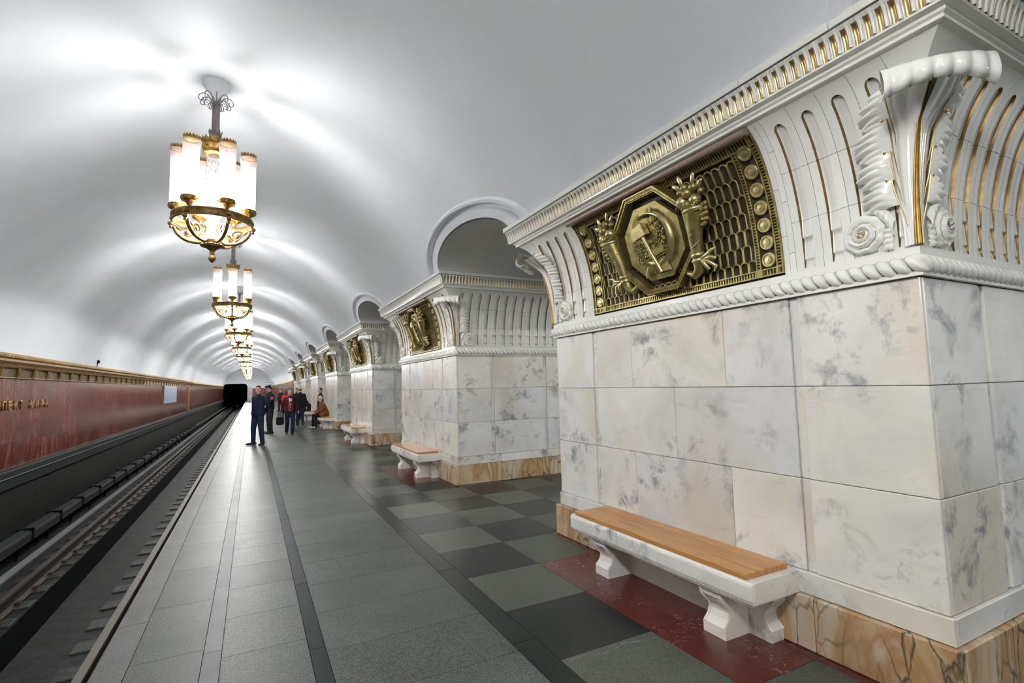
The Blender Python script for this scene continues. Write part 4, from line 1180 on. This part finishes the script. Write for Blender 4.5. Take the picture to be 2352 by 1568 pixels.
cm = thing('loudspeaker_mast', 'tiny dark camera on a stalk above the left cornice', 'camera', (-4.02, 18.6, 2.50))
MB().tube([(0, 0, 0), (.02, .02, .12)], .012, 6).build('stalk', M['black'], cm); MB().lathe([(.02, .10), (.045, .12), (.045, .17), (.02, .20)], 8, 0, Matrix.Translation((.02, .02, 0))).build('camera_head', M['black'], cm)
cm.name = 'security_camera'
hs = thing('hanging_sign_frame', 'thin dark sign frame hanging over the far platform end', 'sign frame', (2.45, 84, 0))
MB().box((-.52, -.02, 2.82), (.52, .02, 2.86)).box((-.52, -.02, 2.25), (-.48, .02, 2.86)).box((.48, -.02, 2.25), (.52, .02, 2.86)).build('frame', M['black'], hs)
MB().tube([(-.4, 0, 2.85), (-.4, 0, 4.15)], .006, 6).build('hanger', M['black'], hs); MB().tube([(.3, 0, 2.85), (.3, 0, 3.70)], .006, 6).build('hanger', M['black'], hs)

# ================================================================== PEOPLE
def capsule(mb, a, b, ra, rb, n=10, sq=(1, 1, 1)):
    a, b = Vector(a), Vector(b); d = b-a; L_ = d.length
    if L_ < 1e-6: d = Vector((0, 0, 1)); L_ = 1e-6
    q = d.to_track_quat('Z', 'Y').to_matrix().to_4x4(); prof = []
    for i in range(5): t = -pi/2+pi/2*i/4; prof.append((ra*cos(t), ra*sin(t)))
    for i in range(5): t = pi/2*i/4; prof.append((rb*cos(t), L_+rb*sin(t)))
    prof[0] = (.0005, prof[0][1]); prof[-1] = (.0005, prof[-1][1])
    mb.lathe(prof, n, 0, Matrix.Translation(a) @ q)
def remeshed(mb, name, mat, voxel=.013, it=3, fac=.5):
    me = mb.mesh(name, mat); o = bpy.data.objects.new('tmp', me); COL.objects.link(o)
    r = o.modifiers.new('r', 'REMESH'); r.mode = 'VOXEL'; r.voxel_size = voxel
    s = o.modifiers.new('s', 'SMOOTH'); s.factor = fac; s.iterations = it
    dg = bpy.context.evaluated_depsgraph_get(); out = bpy.data.meshes.new_from_object(o.evaluated_get(dg))
    bpy.data.objects.remove(o); out.name = name
    out.materials.clear(); out.materials.append(mat)
    out.polygons.foreach_set('use_smooth', [True]*len(out.polygons)); return out
def cloth(name, c, rough=.85):
    if name in _pm: return _pm[name]
    m, nt, b, N, L = newmat(name); vec, rnd = coords(N, L)
    col = ramp(N, L, noise(N, L, vec, 7, 4), [(.3, tuple(k*.8 for k in c)), (.7, tuple(k*1.15 for k in c))])
    L.new(col, b.inputs['Base Color']); b.inputs['Roughness'].default_value = rough; b.inputs['Specular IOR Level'].default_value = .25
    bp = N.new('ShaderNodeBump'); bp.inputs['Strength'].default_value = .5; bp.inputs['Distance'].default_value = .02
    L.new(noise(N, L, vec, 11, 4), bp.inputs['Height']); L.new(bp.outputs['Normal'], b.inputs['Normal'])
    _pm[name] = m; return m
SKIN = plain('skin', (.52, .29, .21), .5); EYE = plain('dark_eye', (.03, .02, .02), .3)
# joints for a 1.75 m figure: x to its right, y forward, z up
STAND = dict(hipL=(-.095, 0, .92), kneeL=(-.11, .02, .50), ankL=(-.12, -.01, .09), toeL=(-.14, .15, .035),
             hipR=(.095, 0, .92), kneeR=(.11, .02, .50), ankR=(.12, -.01, .09), toeR=(.14, .15, .035),
             pelvis=(0, 0, .95), waist=(0, .0, 1.10), chest=(0, .0, 1.30), neck=(0, -.01, 1.47), head=(0, .015, 1.63),
             shL=(-.172, -.01, 1.395), elL=(-.235, -.03, 1.13), wrL=(-.25, .05, .87), shR=(.172, -.01, 1.395), elR=(.235, -.03, 1.13), wrR=(.25, .05, .87))
def person(label, loc, face, H, top, legs, shoe, hair, pose=None, headturn=0., headtilt=0., coat=0., hairlen='short', hat=None, bulk=1.0, belly=0., extra=None, skirt=False, simple=False, group=None):
    J = dict(STAND); J.update(pose or {}); V = {k: Vector(v) for k, v in J.items()}
    root = thing('person', label, 'person', loc, face, group); sc = H/1.75; root.scale = (sc, sc, sc)
    vx = .013 if not simple else .018
    R = Matrix.Translation(V['head']) @ Matrix.Rotation(headturn, 4, 'Z') @ Matrix.Rotation(headtilt, 4, 'X')
    Hd = lambda x, y, z: tuple(R @ Vector((x, y, z)))
    body = MB()
    # head with jaw, nose, brow, ears
    body.ell((0, 0, 0), (.074, .092, .108), 16, 12, 0, R @ Matrix.Translation((0, -.008, .022)))
    body.ell((0, 0, 0), (.058, .066, .070), 14, 10, 0, R @ Matrix.Translation((0, .022, -.048)))
    body.ell((0, 0, 0), (.013, .024, .026), 8, 6, 0, R @ Matrix.Translation((0, .094, -.012)))
    body.ell((0, 0, 0), (.045, .016, .010), 8, 6, 0, R @ Matrix.Translation((0, .076, .026)))
    body.ell((0, 0, 0), (.026, .014, .012), 8, 6, 0, R @ Matrix.Translation((0, .080, -.056)))
    for s in (-1, 1): body.ell((0, 0, 0), (.012, .022, .034), 8, 6, 0, R @ Matrix.Translation((s*.076, -.008, -.004)))
    capsule(body, V['neck']-Vector((0, 0, .05)), Vector(Hd(0, -.012, -.05)), .060, .054)
    # torso, limbs
    capsule(body, V['pelvis'], V['waist'], .115, .115); capsule(body, V['waist'], V['chest'], .115, .125)
    for s in 'LR':
        capsule(body, V['chest'], V['sh'+s]-Vector((0, 0, .04)), .09, .045); capsule(body, V['neck']-Vector((0, 0, .07)), V['sh'+s]-Vector((0, 0, .02)), .045, .038)
        capsule(body, V['sh'+s]-Vector((0, 0, .015)), V['el'+s], .042, .036); capsule(body, V['el'+s], V['wr'+s], .040, .026)
        capsule(body, V['pelvis'], V['hip'+s], .10, .09); capsule(body, V['hip'+s], V['knee'+s], .088, .058); capsule(body, V['knee'+s], V['ank'+s]-Vector((0, 0, .01)), .050, .030)
        capsule(body, V['ank'+s]-Vector((0, 0, .035)), V['toe'+s], .024, .020)
        # hand: palm, four curled fingers and a thumb
        d = (V['wr'+s]-V['el'+s]).normalized(); sd = -1 if s == 'L' else 1
        fw = Vector((0, 1, 0)); ax = d.cross(fw)
        ax = ax.normalized() if ax.length > .1 else Vector((1, 0, 0)); fw = ax.cross(d).normalized()
        w0 = V['wr'+s]; palm = w0+d*.075
        capsule(body, w0, palm, .026, .032)
        for i, ln in enumerate((.070, .080, .075, .058)):
            b0 = palm+fw*(.026-.0175*i)+d*.012; m0 = b0+d*ln*.55-ax*sd*.006; e0 = m0+d*ln*.35-ax*sd*.024
            capsule(body, b0, m0, .0095, .009, 6); capsule(body, m0, e0, .009, .0075, 6)
        t0 = w0+d*.03+fw*.024; t1 = t0+d*.035+fw*.026; capsule(body, t0, t1, .012, .010, 6); capsule(body, t1, t1+d*.03-ax*sd*.01, .010, .008, 6)
    link('body', remeshed(body, 'body', SKIN, .011 if not simple else .016, 2), root)
    if not simple:
        ey = MB()
        for s in (-1, 1): ey.ell((0, 0, 0), (.010, .006, .006), 8, 5, 0, R @ Matrix.Translation((s*.030, .086, .010)))
        ey.build('eyes', EYE, root)
    # garments
    g = MB(); k = bulk
    hem = V['pelvis']-Vector((0, 0, .06+coat))
    capsule(g, V['waist'], V['chest'], .132*k, .132*k, 14)
    for dx in (-.06, .06): capsule(g, V['waist']+Vector((dx*k, 0, -.02)), V['chest']+Vector((dx*1.1*k, 0, .0)), .110*k, .108*k)
    for dx in (-.055, .055): capsule(g, V['pelvis']+Vector((dx*k, 0, -.02)), V['waist']+Vector((dx*k, 0, .0)), .122*k, .118*k)
    if belly: capsule(g, V['waist']+Vector((0, belly, -.02)), V['waist']+Vector((0, belly, .06)), .11, .11)
    for s in 'LR':
        capsule(g, V['chest']+Vector((0, 0, .0)), V['sh'+s]-Vector((0, 0, .03)), .115*k, .066*k); capsule(g, V['neck']-Vector((0, 0, .05)), V['sh'+s]-Vector((0, 0, .004)), .058, .050*k)
        capsule(g, V['sh'+s]-Vector((0, 0, .006)), V['el'+s], .060*k, .054*k); capsule(g, V['el'+s], V['wr'+s]-(V['wr'+s]-V['el'+s]).normalized()*.005, .054*k, .041*k)
        if coat:
            h2 = V['hip'+s].lerp(V['knee'+s], min(1, coat/.42)); capsule(g, V['hip'+s]+Vector((0, 0, .05)), h2, .125*k, .135*k)
            capsule(g, (V['hipL']+V['hipR'])/2, (V['hipL'].lerp(V['kneeL'], min(1, coat/.42))+V['hipR'].lerp(V['kneeR'], min(1, coat/.42)))/2, .13*k, .14*k)
        else: capsule(g, V['pelvis']+Vector((0, 0, .03)), V['hip'+s]+Vector((0, 0, .02)), .115*k, .112*k)
    capsule(g, V['neck']-Vector((0, 0, .035)), V['neck']+Vector((0, .0, .012)), .074, .068)        # collar
    jk = link('jacket' if not coat else 'coat', remeshed(g, 'jacket', top, vx, 4), root)
    t = MB()
    for s in 'LR':
        capsule(t, V['pelvis']-Vector((0, 0, .02)), V['hip'+s], .118, .112); capsule(t, V['hip'+s], V['knee'+s], .105, .080); capsule(t, V['knee'+s], V['ank'+s]-Vector((0, 0, .02)), .078, .062)
    link('trousers', remeshed(t, 'trousers', legs, vx, 3), root)
    for s in 'LR':
        q = MB(); a, b = V['ank'+s], V['toe'+s]; f_ = (b-a); f_.z = 0; f_ = f_.normalized() if f_.length > 1e-4 else Vector((0, 1, 0))
        h0 = Vector((a.x, a.y, max(a.z-.045, .04) if a.z < .2 else a.z-.045))
        capsule(q, h0-f_*.05, h0+f_*.06, .044, .044); capsule(q, h0+f_*.04, Vector((b.x, b.y, b.z+.005))+f_*.02, .044, .036); capsule(q, a+Vector((0, 0, .02)), h0, .048, .046)
        link('shoe', remeshed(q, 'shoe', shoe, .011, 2), root)
    if hair is not None:
        h = MB()
        h.ell((0, 0, 0), (.080, .098, .100), 16, 12, 0, R @ Matrix.Translation((0, -.018, .038)))
        if hairlen == 'long': h.ell((0, 0, 0), (.085, .06, .17), 14, 12, 0, R @ Matrix.Translation((0, -.065, -.07)))
        hm = remeshed(h, 'hair', hair, .012, 2)
        # cut the face side away so that the hairline shows
        bm = bmesh.new(); bm.from_mesh(hm); inv = R.inverted()
        kill = []
        for v in bm.verts:
            l = inv @ v.co
            if l.y > .045-(.068-l.z)*.9 and l.z < .088 and l.y > -.045+(-.25*l.z): kill.append(v)
            elif hairlen != 'long' and l.z < -.035: kill.append(v)
            elif hairlen == 'bald' and (l.z > .035 or l.y > .03): kill.append(v)
        bmesh.ops.delete(bm, geom=kill, context='VERTS'); bm.to_mesh(hm); bm.free()
        link('hair', hm, root)
    if hat is not None:
        h = MB(); h.lathe([(.0, .15), (.085, .148), (.112, .135), (.115, .12), (.092, .105), (.088, .07)], 18, 0, R @ Matrix.Translation((0, -.005, 0)))
        h.add([tuple(p) for p in [(.075*cos(t), .035+.075*sin(t), .075) for t in [pi*i/8 for i in range(9)]]+[(.085*cos(t), .06+.10*sin(t), .058) for t in [pi*i/8 for i in range(9)]]], [(i, i+1, i+10, i+9) for i in range(8)], 0, True, R)
        h.build('cap', hat, root)
    if extra: extra(root, V, R)
    return root
NAVY = cloth('navy_jacket', (.012, .017, .045)); JEAN = cloth('dark_jeans', (.012, .024, .050)); BLK = cloth('black_cloth', (.010, .011, .013)); CHAR = cloth('charcoal_cloth', (.022, .020, .026))
BURG = cloth('burgundy_jacket', (.055, .013, .015)); RED = cloth('red_coat', (.75, .055, .045)); BRWN = cloth('brown_coat', (.20, .075, .018)); GREENB = cloth('dark_green_jacket', (.012, .022, .020))
PINK = cloth('pink_jacket', (.30, .12, .18)); HAIRB = plain('brown_hair', (.035, .020, .014), .6); HAIRG = plain('white_hair', (.55, .55, .54), .7); HAIRD = plain('black_hair', (.012, .010, .010), .6)
SHOE = plain('black_shoe', (.012, .012, .010), .4); SHOEW = plain('pale_shoe', (.45, .47, .48), .6); PLAID = plain('plaid_shirt', (.16, .035, .05), .8); PLAIDB = plain('pale_blue_shirt', (.45, .47, .65), .8)

def fdir(dx, dy): return math.atan2(-dx, dy)     # rotation that turns local +y to (dx, dy)
# man in navy, legs apart, hands behind his back, looking across the track
person('man in a navy jacket and jeans standing with hands behind his back, looking left', (.19, 17.8, 0), fdir(-.75, -.66), 1.84, NAVY, JEAN, SHOE, HAIRB,
       dict(kneeL=(-.16, .03, .50), ankL=(-.20, 0, .09), toeL=(-.25, .15, .035), kneeR=(.15, .02, .50), ankR=(.19, -.02, .09), toeR=(.25, .13, .035),
            elL=(-.255, -.14, 1.15), wrL=(-.10, -.20, .98), elR=(.255, -.14, 1.15), wrR=(.06, -.21, .96)), headturn=.35, bulk=1.16)
def police_extra(root, V, R):
    MB().cbox((-.05, -.012, -.05), (.05, .012, .05), .01, 0, Matrix.Translation(V['shL'].lerp(V['elL'], .5)+Vector((-.075, 0, 0)))  @ Matrix.Rotation(pi/2, 4, 'Z')).build('sleeve_badge', PINK, root)
person('police officer in black uniform and peaked cap standing behind the man in navy', (.66, 22.2, 0), fdir(-.95, -.25), 1.90, BLK, CHAR, SHOE, HAIRD,
       dict(elL=(-.26, .06, 1.15), wrL=(-.10, .28, 1.22), elR=(.26, .04, 1.15), wrR=(.12, .27, 1.15), neck=(0, .02, 1.46), head=(0, .055, 1.60)), headtilt=-.30, hat=plain('cap_black', (.012, .013, .016), .6), bulk=1.08, extra=police_extra)
def shirt(root, V, R):
    mb = MB(); mb.grid(lambda u, v: ((u-.5)*(.20-.09*v), .126+.046*cos(pi*(u-.5))+.075*(1-v)*smooth(v*3)-.03*v, .93+.48*v), 6, 12, matfn=lambda u, v: 1 if v > .72 or (int(u*6) == 3 and int(v*12) % 3 == 0) else 0); mb.build('plaid_shirt', [PLAID, PLAIDB], root)
burg = person('man in a burgundy jacket and plaid shirt walking towards the camera', (1.30, 20.9, 0), fdir(.06, -1), 1.71, BURG, JEAN, SHOE, HAIRB,
       dict(kneeL=(-.09, .12, .52), ankL=(-.08, .10, .10), toeL=(-.09, .26, .05), kneeR=(.09, .0, .50), ankR=(.09, -.20, .13), toeR=(.10, -.06, .04),
            elL=(-.265, -.02, 1.13), wrL=(-.28, .13, .92), elR=(.265, -.04, 1.13), wrR=(.30, .04, .87)), bulk=1.08, belly=.05, extra=shirt)
bag = thing('hand_bag', 'dark bag hanging from the hand of the man in burgundy', 'bag', (.955, 20.80, 0))
MB().cbox((-.13, -.07, .40), (.13, .07, .70), .04).build('bag_body', BLK, bag); MB().tube([(-.08, 0, .70), (-.06, 0, .78), (0, 0, .81), (.06, 0, .78), (.08, 0, .70)], .012, 6).build('handle', BLK, bag)
person('bald man in black walking away behind the man in burgundy', (2.02, 25.6, 0), fdir(.0, 1), 1.80, BLK, JEAN, SHOE, HAIRB,
       dict(kneeL=(-.09, .06, .51), ankL=(-.09, .14, .10), toeL=(-.10, .30, .06), kneeR=(.09, .02, .50), ankR=(.10, -.22, .16), toeR=(.10, -.10, .05), wrL=(-.27, .10, .90), wrR=(.27, -.04, .88)), hairlen='bald', bulk=1.15)
person('woman with brown hair in a bright red coat, seen from behind', (2.08, 38.5, 0), fdir(-.35, .94), 1.60, RED, BLK, SHOE, HAIRB,
       dict(elL=(-.25, .05, 1.13), wrL=(-.18, .22, 1.05), elR=(.25, .05, 1.13), wrR=(.18, .22, 1.05)), coat=.24, hairlen='long', bulk=1.05, simple=True)
person('person in a dark green jacket standing left of the woman in red', (2.06, 44.5, 0), fdir(-.6, -.8), 1.74, GREENB, BLK, SHOE, HAIRD, bulk=1.15, simple=True)
person('person in pink and a pale hat seen between the man in navy and the officer', (1.38, 47, 0), fdir(0, -1), 1.66, PINK, CHAR, SHOE, HAIRG, simple=True)
person('dark-haired man in brown beyond the bald man', (2.30, 31.5, 0), fdir(-.2, -1), 1.78, CHAR, BLK, SHOE, HAIRB, simple=True)
person('dark-haired man in black standing in the passage behind the seated old man', (3.02, 26.6, 0), fdir(-1, -.2), 1.74, BLK, BLK, SHOE, HAIRD, simple=True, bulk=1.05)
SIT = dict(pelvis=(0, 0, .60), waist=(0, .05, .74), chest=(0, .14, .93), neck=(0, .20, 1.09), head=(0, .25, 1.24), hipL=(-.10, .05, .57), hipR=(.10, .05, .57),
           kneeL=(-.13, .46, .54), kneeR=(.13, .46, .54), ankL=(-.13, .44, .09), ankR=(.13, .50, .09), toeL=(-.14, .60, .035), toeR=(.14, .66, .035),
           shL=(-.19, .16, 1.03), shR=(.19, .16, 1.03), elL=(-.24, .24, .78), elR=(.24, .24, .78), wrL=(-.12, .44, .66), wrR=(.12, .44, .66))
person('white-haired man in a brown coat sitting on a bench, bent forward', (2.93, 23.75, .0), fdir(-1, -.15), 1.78, BRWN, BLK, SHOEW, HAIRG, SIT, headtilt=-.25, coat=.16, bulk=1.08)
person('hunched figure in black with a hood sitting on the bench of the fifth pillar', (2.85, 30.9, .0), fdir(-.9, .3), 1.78, BLK, BLK, SHOE, HAIRD,
       dict(SIT, head=(0, .34, 1.14), neck=(0, .26, 1.03)), headtilt=-.6, coat=.16, bulk=1.2, simple=True)
bp_ = thing('backpack', 'black backpack lying on the bench beside the hunched figure', 'backpack', (2.80, 30.2, .50))
MB().cbox((-.14, -.17, 0), (.14, .17, .42), .06).build('pack', BLK, bp_); MB().cbox((-.17, -.11, .04), (-.13, .11, .22), .015).build('front_pocket', BLK, bp_); MB().tube([(0, -.05, .41), (0, 0, .46), (0, .05, .41)], .01, 6).build('top_loop', BLK, bp_)
